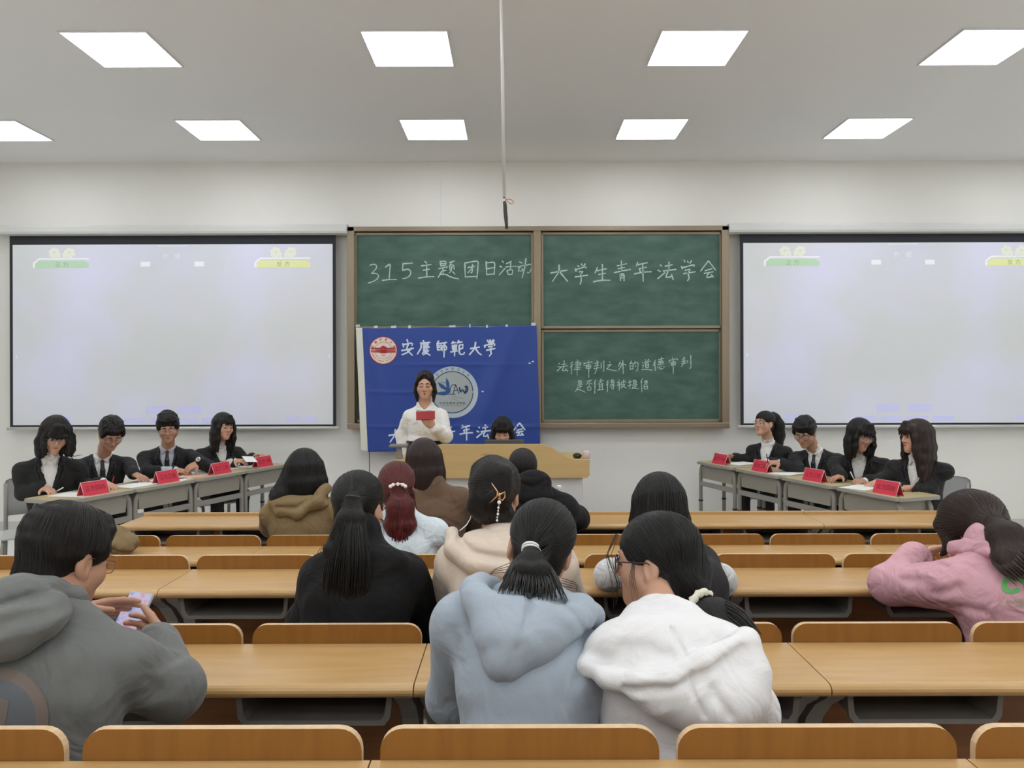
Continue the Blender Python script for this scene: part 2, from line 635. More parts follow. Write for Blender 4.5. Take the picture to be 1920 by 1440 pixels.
# ------------------------------------------------------------------ the room
CEIL = 4.04
XL, XR, YB, YW = -6.62, 7.18, -4.6, 8.5
STEP1, STEP2 = 3.34, 1.475                      # risers (depth) of the two low steps
FL = lambda y: 0.0 if y > STEP1 else (0.105 if y > STEP2 else 0.21)


def struct(name, lo, hi, material, bevel=0.0):
    b_ = MB()
    b_.box(lo, hi, bevel)
    return tag(b_.build(name, material), kind='structure')


struct('floor', (XL - .2, STEP1, -0.2), (XR + .2, YW + .2, 0.0), M['floor'])
struct('floor_step', (XL - .2, STEP2, -0.2), (XR + .2, STEP1, 0.105), M['floor'])
struct('floor_step', (XL - .2, YB - .2, -0.2), (XR + .2, STEP2, 0.21), M['floor'])
struct('ceiling', (XL - .2, YB - .2, CEIL), (XR + .2, YW + .2, CEIL + .2), M['ceiling'])
struct('wall_front', (XL - .2, YW, 0), (XR + .2, YW + .2, CEIL), M['wall'])
struct('wall_back', (XL - .2, YB - .2, 0), (XR + .2, YB, CEIL), M['wall'])
struct('wall_left', (XL - .2, YB, 0), (XL, YW, CEIL), M['wall'])
struct('wall_right', (XR, YB, 0), (XR + .2, YW, CEIL), M['wall'])
struct('baseboard_front', (XL, YW - .014, 0), (XR, YW, 0.1), M['skirting'], 0.003)
struct('baseboard_left', (XL, STEP1, 0), (XL + .014, YW, 0.1), M['skirting'], 0.003)
struct('baseboard_right', (XR - .014, STEP1, 0), (XR, YW, 0.1), M['skirting'], 0.003)
struct('floor_platform', (-1.5, 5.75, 0.0), (1.35, YW, 0.15), M['platform'], 0.01)
# hairline joint of the wall lining under the banner
struct('trim_1', (-1.585, YW - .004, 0.16), (-1.578, YW, 1.15), M['bronze_dark'])
struct('trim_2', (-0.79, YW - .003, 3.30), (-0.786, YW, 3.86), M['lectern_body'])

# ------------------------------------------------------------------ ceiling lights
COLX = [-4.86, -2.8, -0.74, 1.32, 3.38, 5.44]
ROWY = [7.385, 5.575, 3.765, 1.955, 0.145, -1.665, -3.475]


def make_light():
    r = empty('ceiling_light', (0, 0, CEIL))
    f = MB()
    s_, t_ = 0.305, 0.013
    f.box((-s_, -s_, -.012), (s_, -s_ + t_, 0.0), .002)
    f.box((-s_, s_ - t_, -.012), (s_, s_, 0.0), .002)
    f.box((-s_, -s_ + t_, -.012), (-s_ + t_, s_ - t_, 0.0), .002)
    f.box((s_ - t_, -s_ + t_, -.012), (s_, s_ - t_, 0.0), .002)
    f.build('frame', M['light_frame'], r)
    d_ = MB()
    q = s_ - t_
    d_.box((-q, -q, -.008), (q, q, -.003))
    d_.build('diffuser', M['panel'], r)
    return r


light0 = make_light()
used = False
ROWN = ['nearest the front wall', 'second from front wall', 'above the middle desks', 'above the rear desks',
        'behind the rear desks', 'towards the back wall', 'along the back wall']
COLN = ['beyond the left screen', 'over the left screen', 'left of the hanging pole', 'right of the hanging pole', 'over the right screen',
        'at the far right of its row']
for j, y in enumerate(ROWY):
    for i, x in enumerate(COLX):
        o = copy_tree(light0) if used else light0
        used = True
        o.location = (x, y, CEIL)
        lab = 'square ceiling light %s, row %s' % (COLN[i], ROWN[j])
        tag(o, lab, 'ceiling light', 'square ceiling panel lights')

# ------------------------------------------------------------------ hanging pole with handle
pr = Q(945.5, 365, 4.25)
top = Q(938.5, 0, 4.25)
pole_top = Vector((top.x, 4.25, CEIL))
t = empty('hanging_pole', pole_top, 0, 'thin white pole hanging from the ceiling with a dark foam grip', 'pole')
bt = pr - pole_top
b_ = MB(); b_.tube([(0, 0, 0), bt], 0.0095, 12); b_.build('rod', M['pole'], t)
b_ = MB(); b_.box((-.035, -.035, -.012), (.035, .035, 0), .004); b_.build('ceiling_plate', M['light_frame'], t)
b_ = MB()
b_.tube([bt + Vector((0, 0, .012)), bt + Vector((-.002, 0, -.018))], .0065, 10)
b_.build('clip', M['silver'], t)
g0 = [Q(x, y, 4.25) - pole_top for x, y in ((946, 378), (947, 386), (947.5, 398), (948.5, 408), (949.5, 420), (950, 429))]
b_ = MB(); b_.tube(g0, [.0095, .0105, .011, .0112, .0092, .0085], 12); b_.build('grip', M['foam'], t)
lp = [Q(x, y, 4.25) - pole_top for x, y in ((946, 378), (948, 375), (953, 373), (960, 375), (963, 379), (960, 382.5), (955, 381), (950, 376), (947, 370))]
b_ = MB(); b_.tube(lp, .0022, 6); b_.build('cord_loop', M['orange_cord'], t)

# ------------------------------------------------------------------ chalkboard
BD = 8.40
org = Vector((0, BD, 0))
tl, br_ = Q(652, 425.5, BD), Q(1366, 803, BD)
x0, x1, z1, z0 = tl.x, br_.x, 3.302, 1.116
board = empty('chalkboard', (0.27, BD, 0), 0, 'four-panel green chalkboard in a bronze frame with chalk writing', 'chalkboard')
bo = Vector(board.location)
L_ = lambda v: Vector(v) - bo
fw = 0.082
b_ = MB()
b_.box(L_((x0, BD - .05, z1 - .052)), L_((x1, BD + .095, z1)), .006)
b_.box(L_((x0, BD - .06, z0)), L_((x1, BD + .095, z0 + .06)), .008)
b_.box(L_((x0, BD - .05, z0)), L_((x0 + fw, BD + .095, z1)), .008)
b_.box(L_((x1 - fw, BD - .05, z0)), L_((x1, BD + .095, z1)), .008)
b_.build('frame', M['bronze'], board)
xm0, xm1 = Q(1000, 500, BD).x, Q(1014, 500, BD).x
b_ = MB()
b_.box(L_((xm0, BD - .055, z0 + .05)), L_((xm1, BD + .02, z1 - .05)), .01)
b_.build('centre_post', M['bronze'], board)
b_ = MB()
b_.box(L_((x0 + fw - .01, BD - .058, z0 + .035)), L_((x1 - fw + .01, BD - .04, z0 + .052)), .004)
b_.build('chalk_tray', M['bronze'], board)
b_ = MB()
b_.box(L_((x0 + .02, BD + .06, z0 + .02)), L_((x1 - .02, BD + .09, z1 - .02)))
b_.build('backing', M['bronze_dark'], board)


def board_panel(px0, py0, px1, py1, dy):
    a, c = Q(px0, py0, BD), Q(px1, py1, BD)
    p = MB()
    p.box(L_((a.x, BD + dy, c.z)), L_((c.x, BD + dy + .016, a.z)))
    po = p.build('sliding_panel', M['board'], board)
    r = MB()
    e = .026
    r.box(L_((a.x - .012, BD + dy - .010, a.z - .004)), L_((c.x + .012, BD + dy + .018, a.z + e)), .004)
    r.box(L_((a.x - .012, BD + dy - .010, c.z - e)), L_((c.x + .012, BD + dy + .018, c.z + .004)), .004)
    r.box(L_((a.x - .022, BD + dy - .010, c.z - e)), L_((a.x + .004, BD + dy + .018, a.z + e)), .004)
    r.box(L_((c.x - .004, BD + dy - .010, c.z - e)), L_((c.x + .022, BD + dy + .018, a.z + e)), .004)
    r.build('panel_rim', M['bronze'], po)
    return po


pul = board_panel(668, 441, 997, 612, 0.0)
pur = board_panel(1018, 440, 1350, 611, 0.0)
plr = board_panel(1019, 622, 1350, 787, 0.028)
pll = board_panel(668, 622, 997, 787, 0.028)

WR1 = """185,205 230,190 262,205 255,235 200,290|200,290 250,285 280,305 265,345 215,375 168,388|345,225 395,185 382,350|312,362 370,352 458,352
525,188 520,255|520,190 625,182|520,258 580,240 612,265 600,310 560,340 520,345|750,165 770,185|710,212 815,198|730,258 800,245|768,200 770,325|682,338 760,325 845,322
905,170 912,215|905,168 970,160 962,205|912,190 958,185|912,212 960,205|890,240 985,222|935,235 938,290|940,262 970,258|925,265 885,332|905,300 960,295 1020,330 1098,346|1000,178 1058,160|1025,178 1008,200|1005,205 1010,262|1005,205 1050,195 1050,250|1030,215 1020,265 1000,285|1035,270 1060,298
1160,180 1165,330|1160,182 1300,158 1285,345|1190,230 1265,215|1240,195 1235,290 1220,282|1235,235 1190,285|1165,325 1285,320|1380,165 1385,305|1380,180 1470,172 1462,302|1390,240 1462,230|1385,300 1462,295
1545,160 1560,180|1520,215 1545,225|1515,305 1575,235|1640,165 1585,190|1580,222 1690,215|1632,180 1630,250|1595,260 1605,300|1595,258 1660,248 1645,300|1605,300 1650,298|1722,170 1752,185|1702,222 1772,205|1735,215 1700,268 1758,262|1750,238 1770,278|1790,135 1780,215 1750,335|1762,212 1852,190 1845,240 1825,290 1802,282"""
WR2 = """122,285 295,255|210,200 210,270 140,375|215,270 298,372
400,208 418,222|440,190 448,212|480,190 462,215|375,240 385,270|385,250 500,215 485,240|415,275 465,262 430,300|372,325 505,308|430,300 442,370 425,402
605,225 580,285|600,262 700,240|655,195 655,360|615,300 690,288|562,375 650,358 735,360
805,212 905,190|850,160 855,270|815,240 885,228|775,282 850,265 945,248|838,290 840,365|838,295 880,285 878,365|842,315 875,310|842,338 875,332
1018,172 1005,215|1020,200 1118,178|1035,235 1045,275|1040,238 1110,225|980,295 1080,275 1158,272|1070,190 1075,375
1250,200 1265,215|1225,255 1255,270|1222,345 1300,280|1300,215 1375,200|1340,170 1340,260|1280,265 1415,248|1335,262 1300,335 1375,320|1365,300 1385,355
1495,150 1505,175|1530,160 1540,180|1575,155 1555,185|1468,215 1478,245|1480,230 1612,195 1595,220|1505,258 1570,242 1530,285|1490,292 1612,272|1535,285 1548,340 1530,365
1745,160 1665,265|1750,165 1820,255|1710,262 1785,240|1700,290 1795,272|1750,285 1715,338 1795,318|1775,300 1800,330"""
WR3 = """180,200 195,208|170,238 190,245|158,292 205,250|215,215 270,205|243,165 243,235|195,245 290,228|240,240 215,290 280,280|262,262 285,298
345,180 320,210|350,205 318,245|335,230 330,330|375,190 440,180 435,225|370,212 450,203|380,232 435,225|372,255 440,248|365,275 440,270|403,155 400,340
530,165 540,178|482,190 485,225|485,200 590,178 580,200|505,220 510,265|505,225 570,212 562,258|512,242 562,235|512,265 562,258|540,190 540,370
615,195 625,210|655,180 645,205|605,235 660,222|600,265 665,250|640,165 640,260 612,325|690,190 690,260|722,170 722,300 708,292
790,180 800,190|765,225 820,205 755,265|755,265 810,280 875,290|920,180 895,235|915,205 948,200 895,285|915,235 930,250|950,160 955,325|960,205 990,222
1055,170 1040,195|1035,200 1040,275|1035,200 1075,195 1072,270|1042,235 1072,230|1042,270 1072,265|1100,175 1085,210|1095,195 1135,188 1130,280 1112,290|1100,225 1108,240
1220,155 1230,165|1262,150 1250,170|1205,185 1285,172|1220,195 1225,255|1220,198 1262,190 1260,250|1225,215 1260,210|1225,232 1260,228|1225,252 1260,248|1185,190 1195,200|1180,225 1200,220 1190,260|1180,275 1230,270 1310,282
1345,160 1318,195|1345,185 1312,225|1335,205 1342,290|1380,155 1445,140|1415,125 1412,165|1380,175 1440,168 1438,190|1380,178 1385,198 1438,192|1400,175 1400,195|1420,172 1420,192|1370,215 1445,205|1372,240 1368,262|1390,240 1400,270 1435,262|1410,232 1415,242|1440,235 1450,245
1545,130 1552,142|1508,160 1510,190|1510,165 1620,140 1605,160|1530,185 1535,225|1530,188 1590,175 1582,215|1535,205 1582,198|1535,225 1585,215|1555,150 1558,325
1665,150 1672,162|1695,135 1685,160|1660,180 1710,170|1655,205 1715,195|1685,125 1685,200 1655,240|1728,165 1730,190|1768,100 1770,262 1752,262
415,410 420,440|415,412 455,405 452,440|420,425 452,422|420,442 452,440|400,462 465,450|432,460 435,500|435,480 460,475|415,480 380,540|400,510 440,520 500,548
515,415 575,402|550,408 510,455|545,430 545,480|560,435 580,450|525,485 530,525|525,487 570,480 565,520|530,525 565,520
625,400 605,440|615,430 612,565|660,415 715,405|685,385 685,430|665,435 668,515|665,437 705,430 703,510|668,460 703,455|668,485 703,480|645,520 720,512
775,405 755,435|775,430 752,465|768,450 765,545|810,400 812,435|810,402 845,395 843,430|812,418 843,413|812,435 843,430|800,455 850,447|795,475 855,465|835,450 838,515 825,510|810,490 818,500
900,395 908,408|880,430 920,420 882,470|905,445 908,525|920,445 912,460|940,420 928,490|940,425 985,412 978,430|960,395 960,455|945,455 980,448 935,500|950,470 995,498
1015,430 1055,420|1035,400 1038,510 1025,505|1010,475 1055,455|1075,405 1080,445|1075,407 1115,400 1112,440|1080,425 1112,420|1080,445 1112,440|1065,462 1125,452|1095,460 1095,495|1095,478 1118,472|1078,475 1060,510|1070,495 1140,505
1190,380 1165,425|1175,410 1180,548|1212,410 1215,440|1212,412 1248,405 1245,438|1215,425 1245,422|1215,440 1245,437|1205,458 1210,510|1205,460 1250,452 1246,508|1208,482 1248,478|1210,510 1246,507"""
WR4 = """470,150 480,182|425,192 435,232|430,205 540,183 522,215|485,200 455,262 500,285 528,318|522,238 475,290 415,312|412,268 540,243
640,160 650,178|610,190 715,180|622,190 618,242 580,305|640,200 700,198|650,185 650,220|680,185 680,220|640,222 700,218|640,240 710,232|655,250 640,270|672,245 692,265|670,262 630,300|652,280 705,270 640,314|660,285 715,317
805,165 785,195|790,195 792,260|790,195 830,190 828,215|795,215 828,215|795,235 830,232 828,260|792,260 828,258|832,192 890,180|842,215 840,270|842,217 892,207 886,265 872,262|866,185 860,338
960,170 940,195|950,187 985,182|1020,160 1000,190|1015,182 1055,175|945,215 1000,208|950,225 955,262|950,228 995,222 992,258|952,243 992,240|955,260 992,256|930,282 1005,270|975,205 972,325|1022,212 1062,203 1058,245|1022,212 1022,300 1040,318 1080,305 1078,285|1022,250 1058,245
1140,247 1238,230|1195,178 1190,242 1130,312|1195,245 1225,290 1258,314
1320,155 1335,185|1350,150 1345,190|1385,150 1365,190|1325,177 1395,165|1335,192 1390,182|1290,210 1295,237|1292,214 1412,190 1395,217|1330,230 1380,218 1350,250|1310,264 1402,245|1352,250 1362,300 1340,327"""


def strokes(src):
    return [[[tuple(float(v) for v in p.split(',')) for p in st.split()] for st in ch.split('|')] for ch in src.strip().split('\n')]


def onboard(dy, parent_loc):
    def f2w(px, py):
        v = Q(px, py, BD)
        return Vector((v.x, BD + dy - .0012, v.z)) - parent_loc
    return f2w


fl = Flat(onboard(0.0, bo))
for ch in strokes(WR1):
    for st in ch:
        fl.stroke([(660 + x * .18229, 460 + y * .18215) for x, y in st], 2.5, 0.7, 0.5)
fl.build('chalk_writing', M['chalk'], pul)
fl = Flat(onboard(0.0, bo))
for ch in strokes(WR2):
    for st in ch:
        fl.stroke([(1010 + x * .18229, 460 + y * .18215) for x, y in st], 2.7, 0.75, 0.5)
fl.build('chalk_writing', M['chalk'], pur)
fl = Flat(onboard(0.028, bo))
for ch in strokes(WR3):
    for st in ch:
        fl.stroke([(1020 + x * .15625, 650 + y * .15625) for x, y in st], 1.65, 0.8, 0.5)
fl.build('chalk_writing', M['chalk'], plr)

# ------------------------------------------------------------------ banner taped over the left half of the board
BND = 8.308
ban = empty('banner', (-0.7, BND, 0), 0, 'blue satin banner with white lettering and two round emblems, taped to the chalkboard', 'banner')
bno = Vector(ban.location)


def fold(px, py):
    u, v = (px - 680) / 330.0, (py - 612) / 235.0
    d = .009 * math.sin(9 * u + 1.3 * v) * (0.3 + v) + .004 * math.sin(23 * u - 3 * v + 1)
    d += .020 * math.exp(-((u - .88 + .28 * v) / .055) ** 2) * (1 - .2 * v)      # diagonal pull from the right corner
    d -= .018 * math.exp(-((u - .80 + .34 * v) / .05) ** 2) * v
    d += .014 * math.exp(-((u - .02 - .16 * v) / .035) ** 2) * (1 - v)
    d += .0045 * math.exp(-((v - .305) / .012) ** 2) * math.exp(-((u - .5) / .4) ** 2)
    d += .0055 * math.exp(-((v - .80) / .012) ** 2)
    d += .004 * math.exp(-((v - .52 - .03 * u) / .014) ** 2) * math.exp(-((u - .2) / .25) ** 2)
    return d


def ban_at(lift):
    def f2w(px, py):
        p = Q(px, py, BND)
        return Vector((p.x, BND - fold(px, py) - lift, p.z)) - bno
    return f2w


def bil(u, v, A, B, C, D):
    return (A[0] * (1 - u) * (1 - v) + B[0] * u * (1 - v) + C[0] * u * v + D[0] * (1 - u) * v,
            A[1] * (1 - u) * (1 - v) + B[1] * u * (1 - v) + C[1] * u * v + D[1] * (1 - u) * v)


def cloth(name, A, B, C, D, nu, nv, material, sag=0.0):
    f = ban_at(0.0)
    me = bpy.data.meshes.new(name)
    V = []
    for j in range(nv + 1):
        for i in range(nu + 1):
            u, v = i / nu, j / nv
            p = bil(u, v, A, B, C, D)
            s_ = sag * (math.sin(u * 5 * PI) ** 2) * (1 - v)
            V.append(tuple(f(p[0], p[1] + s_)))
    Fc = [(j * (nu + 1) + i, j * (nu + 1) + i + 1, (j + 1) * (nu + 1) + i + 1, (j + 1) * (nu + 1) + i) for j in range(nv) for i in range(nu)]
    me.from_pydata(V, [], Fc)
    o_ = link_mesh(name, me, material, ban, True)
    sm = o_.modifiers.new('thickness', 'SOLIDIFY')
    sm.thickness = .0015
    sm.offset = 1.0
    return o_


cl = cloth('cloth', (679.5, 615), (1006, 609.5), (1013.5, 842), (690, 847), 150, 100, M['banner'], 1.2)
cloth('hem', (667, 614), (679.5, 615), (690, 847), (677, 846), 6, 60, M['banner_hem'])
f2 = ban_at(.0022)
fl = Flat(f2)
for ch in strokes(WR4):
    for st in ch:
        fl.stroke([(680 + x * .17708, 610 + y * .17712) for x, y in st], 3.3, 0.75, 0.15)
chs = strokes(WR2)
for i, ch in enumerate(chs):
    cx_, cy_ = [208, 440, 650, 860, 1068, 1320, 1540, 1745][i], 275
    ox, oy = 345 + (1660 - 345) * i / 7.0, 1158 - 36 * i / 7.0
    for st in ch:
        fl.stroke([(680 + (ox + (x - cx_) * .78) * .17708, 610 + (oy + (y - cy_) * .78) * .17712) for x, y in st], 3.2, 0.75, 0.15)
fl.build('lettering', M['banner_white'], cl)

# round red and cream seal
e1 = Flat(ban_at(.002))
c1 = (719, 657)
e1.mi = 1; e1.ring(c1, 24.6, 26.2)
e1.mi = 0; e1.disc(c1, 24.7)
e1.f2w = ban_at(.0034)
e1.mi = 1
e1.ring(c1, 15.6, 16.2, 40, PI * 1.08, PI * 1.92); e1.ring(c1, 15.6, 16.2, 40, PI * .1, PI * .9)
for k in range(3):
    y_ = 652.2 + k * 3.2
    e1.poly([(696, y_), (742, y_), (742, y_ + 2.3), (696, y_ + 2.3)])
e1.poly([(713.5, 651), (725, 651), (725, 662.4), (713.5, 662.4)])
e1.poly([(712, 651.5), (726.5, 651.5), (719, 648)])
e1.mi = 0
e1.f2w = ban_at(.0044)
for k in range(3):
    e1.poly([(715.5 + k * 3, 654), (717 + k * 3, 654), (717 + k * 3, 656), (715.5 + k * 3, 656)])
for k in range(8):
    for q in (697.5, 727.5):
        e1.poly([(q + k * 1.8, 655.6), (q + .9 + k * 1.8, 655.6), (q + .9 + k * 1.8, 656.6), (q + k * 1.8, 656.6)])
e1.f2w = ban_at(.0036)


class Flip:
    """glyphs come with y up; pixel rows run down"""
    def __init__(s, f, c):
        s.f, s.c = f, c
    def __call__(s, u, v):
        return s.f(s.c[0] + u, s.c[1] - v)


def arc_text(fl_, lift, c, r, body, size, a_mid, da, inward=False, mi=0):
    keep = fl_.f2w
    fl_.f2w = Flip(ban_at(lift), c)
    fl_.mi = mi
    n = len(body)
    for k, chx in enumerate(body):
        a = a_mid + (k - (n - 1) / 2) * (da if inward else -da)
        fl_.text(chx, (r * math.cos(a), r * math.sin(a)), size, a + (PI / 2 if inward else -PI / 2))
    fl_.f2w = keep


arc_text(e1, .0036, c1, 20.3, '安慶師範大學', 5.6, PI / 2, .5, mi=1)
arc_text(e1, .0036, c1, 20.6, 'ANQING NORMAL UNIVERSITY', 3.3, -PI / 2, .108, inward=True, mi=1)
keep = e1.f2w
e1.f2w = Flip(ban_at(.0036), c1); e1.mi = 1
e1.text('1897', (0, -9.5), 4.0)
e1.build('round_seal', [M['seal_cream'], M['seal_red']], cl)

# round grey emblem with a dove and lettering
e2 = Flat(ban_at(.002))
c2 = (848, 735.5)
e2.mi = 0; e2.disc(c2, 48.5, 64, 8)
e2.f2w = ban_at(.0028); e2.mi = 1; e2.disc(c2, 38, 64, 6)
e2.f2w = ban_at(.0036); e2.mi = 2; e2.ring(c2, 38, 39.6, 72, 0.02, 2 * PI - .04)
z = lambda pts: [(790 + x / 12.0, 670 + y / 12.0) for x, y in pts]
e2.mi = 3
e2.poly(z([(560, 455), (625, 560), (635, 680), (590, 700), (555, 640), (550, 560)]))
e2.poly(z([(370, 555), (480, 610), (560, 670), (630, 690), (640, 760), (540, 740), (440, 690), (390, 620)]))
e2.poly(z([(640, 690), (640, 790), (590, 840), (500, 860), (420, 850), (290, 822), (360, 790), (440, 772), (540, 765), (560, 720)]))
e2.mi = 2
for st in ([(640, 800), (650, 680), (690, 620), (750, 608), (790, 640)], [(610, 830), (770, 830)],
           [(770, 610), (715, 820)], [(770, 610), (845, 820)], [(740, 745), (810, 745)]):
    e2.stroke(z(st), 1.6, .9)
for st in ([(860, 680), (880, 820), (930, 690), (960, 815), (1020, 720), (1010, 650), (975, 660)], [(1000, 640), (1055, 660), (1060, 740), (1000, 820), (960, 810)]):
    e2.stroke(z(st), 3.0, .8)
for k in range(9):
    e2.stroke(z([(700 + k * 28, 872 + k * 8 - k * k * .3), (712 + k * 28, 882 + k * 8 - k * k * .3)]), .8, .9)
    e2.stroke(z([(655 + k * 20, 915 + k * 7), (666 + k * 20, 922 + k * 7)]), .6, .9)
e2.stroke(z([(440, 560), (540, 575)]), .9, .9)
arc_text(e2, .0036, c2, 43.2, '◎安庆师范大学', 5.6, PI / 2 - .02, .245, mi=2)
e2.f2w = Flip(ban_at(.0038), c2); e2.mi = 2
e2.text('大学生青年法学会', (0, -21), 5.6, sx=1.12)
e2.text("University Youth Law Society of College Students", (0, -25.6), 2.2)
e2.build('round_emblem', [M['seal_grey'], M['seal_inner'], M['navy'], M['dove']], cl)
# strips of clear tape along the top edge
fl = Flat(ban_at(.003))
for (x_, y_, w_, h_) in ((705, 613, 7, 4), (738, 613, 10, 4), (768, 613, 5, 5), (848, 612, 12, 3), (881, 611, 2.4, 6), (913, 612, 3, 5), (950, 611, 4, 4), (1000, 608, 8, 5), (671, 611, 8, 4)):
    fl.poly([(x_ - w_ / 2, y_ - h_ / 2), (x_ + w_ / 2, y_ - h_ / 2 - .6), (x_ + w_ / 2, y_ + h_ / 2), (x_ - w_ / 2, y_ + h_ / 2)])
for (x_, y_) in ((993, 681), (999, 678), (905, 734)):
    fl.poly([(x_ - 2, y_ - 1), (x_ + 2, y_ - 1.6), (x_ + 2, y_ + 1), (x_ - 2, y_ + 1.4)])
fl.build('tape', M['tape'], ban)

# ------------------------------------------------------------------ projection screens
SD = 8.38


def make_screen(xl, xr, label):
    """xl..xr: outer edges of the black masking"""
    zt, zb = 3.223, 1.140
    wd = xr - xl
    r = empty('projection_screen', ((xl + xr) / 2, SD, 0), 0, label, 'projection screen', 'pull-down projection screens')
    h = wd / 2
    b_ = MB(); b_.prism([(-.05, 3.228), (-.06, 3.25), (-.06, 3.30), (-.045, 3.325), (.115, 3.325), (.115, 3.225), (.0, 3.215)], 'x', -h - .13, h + .13); b_.build('housing', M['housing'], r)
    b_ = MB()
    b_.box((-h, 0, zb), (h, .004, zt + .02)); b_.build('masking', M['screen_black'], r)
    il, ir, it, ib = -h + .034, h - .034, zt - .105, zb + .024
    b_ = MB(); b_.box((il, -.002, ib), (ir, .003, it)); b_.build('fabric', M['fabric'], r)
    b_ = MB(); b_.tube([(-h - .03, -.002, zb - .012), (h + .03, -.002, zb - .012)], .016, 10); b_.build('bottom_bar', M['housing'], r)
    # the projected picture: u, v run 0..1 over the fabric
    s_ = Flat(lambda u, v: (il + u * (ir - il), -.0032, it - v * (it - ib)))
    g = Flat(lambda u, v: (il + u * (ir - il), -.0036, it - v * (it - ib)))
    R_ = lambda u0, v0, u1, v1, mi, f_=s_: (setattr(f_, 'mi', mi), f_.poly([(u0, v0), (u1, v0), (u1, v1), (u0, v1)]))
    for (u0, mi) in ((.070, 1), (.762, 2)):
        w_ = .168
        s_.mi = 0
        s_.poly([(u0 - .006, .128), (u0 - .006, .100), (u0 + .012, .074), (u0 + w_, .074), (u0 + w_, .082), (u0 + .014, .083), (u0, .104), (u0, .128)])
        s_.mi = mi
        g.mi = mi
        g.poly([(u0, .128), (u0, .112), (u0 + .012, .090), (u0 + w_ - .012, .090), (u0 + w_, .104), (u0 + w_, .128)])
        g.mi = 4
        for fc in (-.024, .024):
            for k in range(6):
                a = k * PI / 3 + .3
                cx_, cy_ = u0 + w_ / 2 + fc + .011 * math.cos(a), .046 + .019 * math.sin(a)
                g.poly([(cx_ + .0075 * math.cos(q * PI / 4), cy_ + .0125 * math.sin(q * PI / 4)) for q in range(8)])
        s_.mi = 4
        for fc in (-.026, -.01, .008, .026):
            s_.poly([(u0 + w_ / 2 + fc - .006, .046), (u0 + w_ / 2 + fc + .006, .046), (u0 + w_ / 2 + fc * .8 + .004, .078), (u0 + w_ / 2 + fc * .8 - .004, .078)])
    for u0 in (.400, .568):
        R_(u0, .095, u0 + .03, .122, 0)
    R_(.452, .006, .545, .010, 0)
    R_(.415, .896, .487, .940, 3); R_(.514, .896, .588, .940, 3)
    for u0 in (.348, .429, .509, .590):
        R_(u0, .962, u0 + .066, .990, 3)
    R_(.130, .948, .180, .985, 3); R_(.852, .956, .900, .982, 3); R_(.906, .956, .948, .982, 3)
    R_(.100, .930, .33, .944, 5)
    txt = Flat(lambda u, v: (u, -.004, v))
    mid = (il + ir) / 2
    mz = lambda v: it - v * (it - ib)
    txt.mi = 0
    txt.text('介', (il + .478 * (ir - il), mz(.068)), .062)
    txt.text('绍', (il + .516 * (ir - il), mz(.068)), .062)
    txt.text('›', (il + .011 * (ir - il), mz(.617)), .09)
    txt.text('‹', (il + .989 * (ir - il), mz(.617)), .09)
    txt.mi = 6
    for (u0, a_, mi_) in ((.070 + .084, '正 方', 6), (.762 + .084, '反 方', 6)):
        txt.text(a_, (il + u0 * (ir - il), mz(.112)), .06, sx=1.1)
    i0 = len(s_.V)
    for o_ in (g, txt):
        i0 = len(s_.V)
        s_.V += o_.V
        s_.Fc += [tuple(k + i0 for k in f) for f in o_.Fc]
        s_.Mi += o_.Mi
    s_.build('projected_slide', [M['pj_white'], M['pj_green'], M['pj_yellow'], M['pj_blue'], M['pj_flower'], M['fabric'], M['pj_text']], r)
    return r


make_screen(-5.452, -1.918, 'pull-down projection screen showing a pale slide, left of the chalkboard')
make_screen(2.464, 5.998, 'pull-down projection screen showing a pale slide, right of the chalkboard')

# ------------------------------------------------------------------ lectern
LY = 6.30
lect = empty('lectern', (-.18, LY, .15), 0, 'wide multimedia lectern with a curved maple front over a white steel body', 'lectern')
half = .80
zt, zw, zb = .973, .845, .70
pts = [(half, zb + .02), (half - .02, zb), (-half + .02, zb), (-half, zb + .02), (-half, zw)]
pts += [(-half + .10, zw)]
pts += [(-half + .10 + .30 * k / 10, zw + (zt - zw) * (.5 - .5 * math.cos(PI * k / 10))) for k in range(1, 11)]
pts += [(half - .40 + .30 * k / 10, zw + (zt - zw) * (.5 + .5 * math.cos(PI * k / 10))) for k in range(0, 11)]
pts += [(half, zw)]
b_ = MB(); b_.prism(pts, 'y', -.02, .025); b_.build('front_panel', M['lectern_wood'], lect)
b_ = MB(); b_.box((-half + .07, .03, 0), (half - .05, .62, zb + .04), .015); b_.build('body', M['lectern_body'], lect)
for sx in (-1, 1):
    b_ = MB(); b_.box((sx * half - (.20 if sx > 0 else 0), .025, zw - .03), (sx * half + (.20 if sx < 0 else 0), .66, zw - .002), .006); b_.build('side_wing', M['lectern_wood'], lect)
b_ = MB(); b_.box((-half + .20, .025, zw - .055), (half - .20, .68, zw - .03), .006); b_.build('worktop', M['lectern_wood'], lect)
b_ = MB(); b_.box((.05, .022, .05), (.055, .0305, .68)); b_.build('door_seam', M['bin'], lect)

lt = Q(946, 825, 6.62)
zs = .15 + zw - .03
lap = empty('laptop', (lt.x, 6.60, zs), 0, 'open grey laptop on the lectern in front of the seated woman', 'laptop')
b_ = MB(); b_.box((-.165, 0, 0), (.165, .235, .016), .004); b_.build('base', M['laptop'], lap)
b_ = MB(); b_.box((-.165, -.006, -.082), (.165, 0, .082), .003, rot=Matrix.Rotation(.22, 3, 'X'))
lid = b_.build('lid', M['laptop'], lap)
lid.location = (0, -.012, .094)
b_ = MB(); b_.box((-.12, .05, .0165), (.12, .16, .018)); b_.build('keyboard', M['black_plastic'], lap)

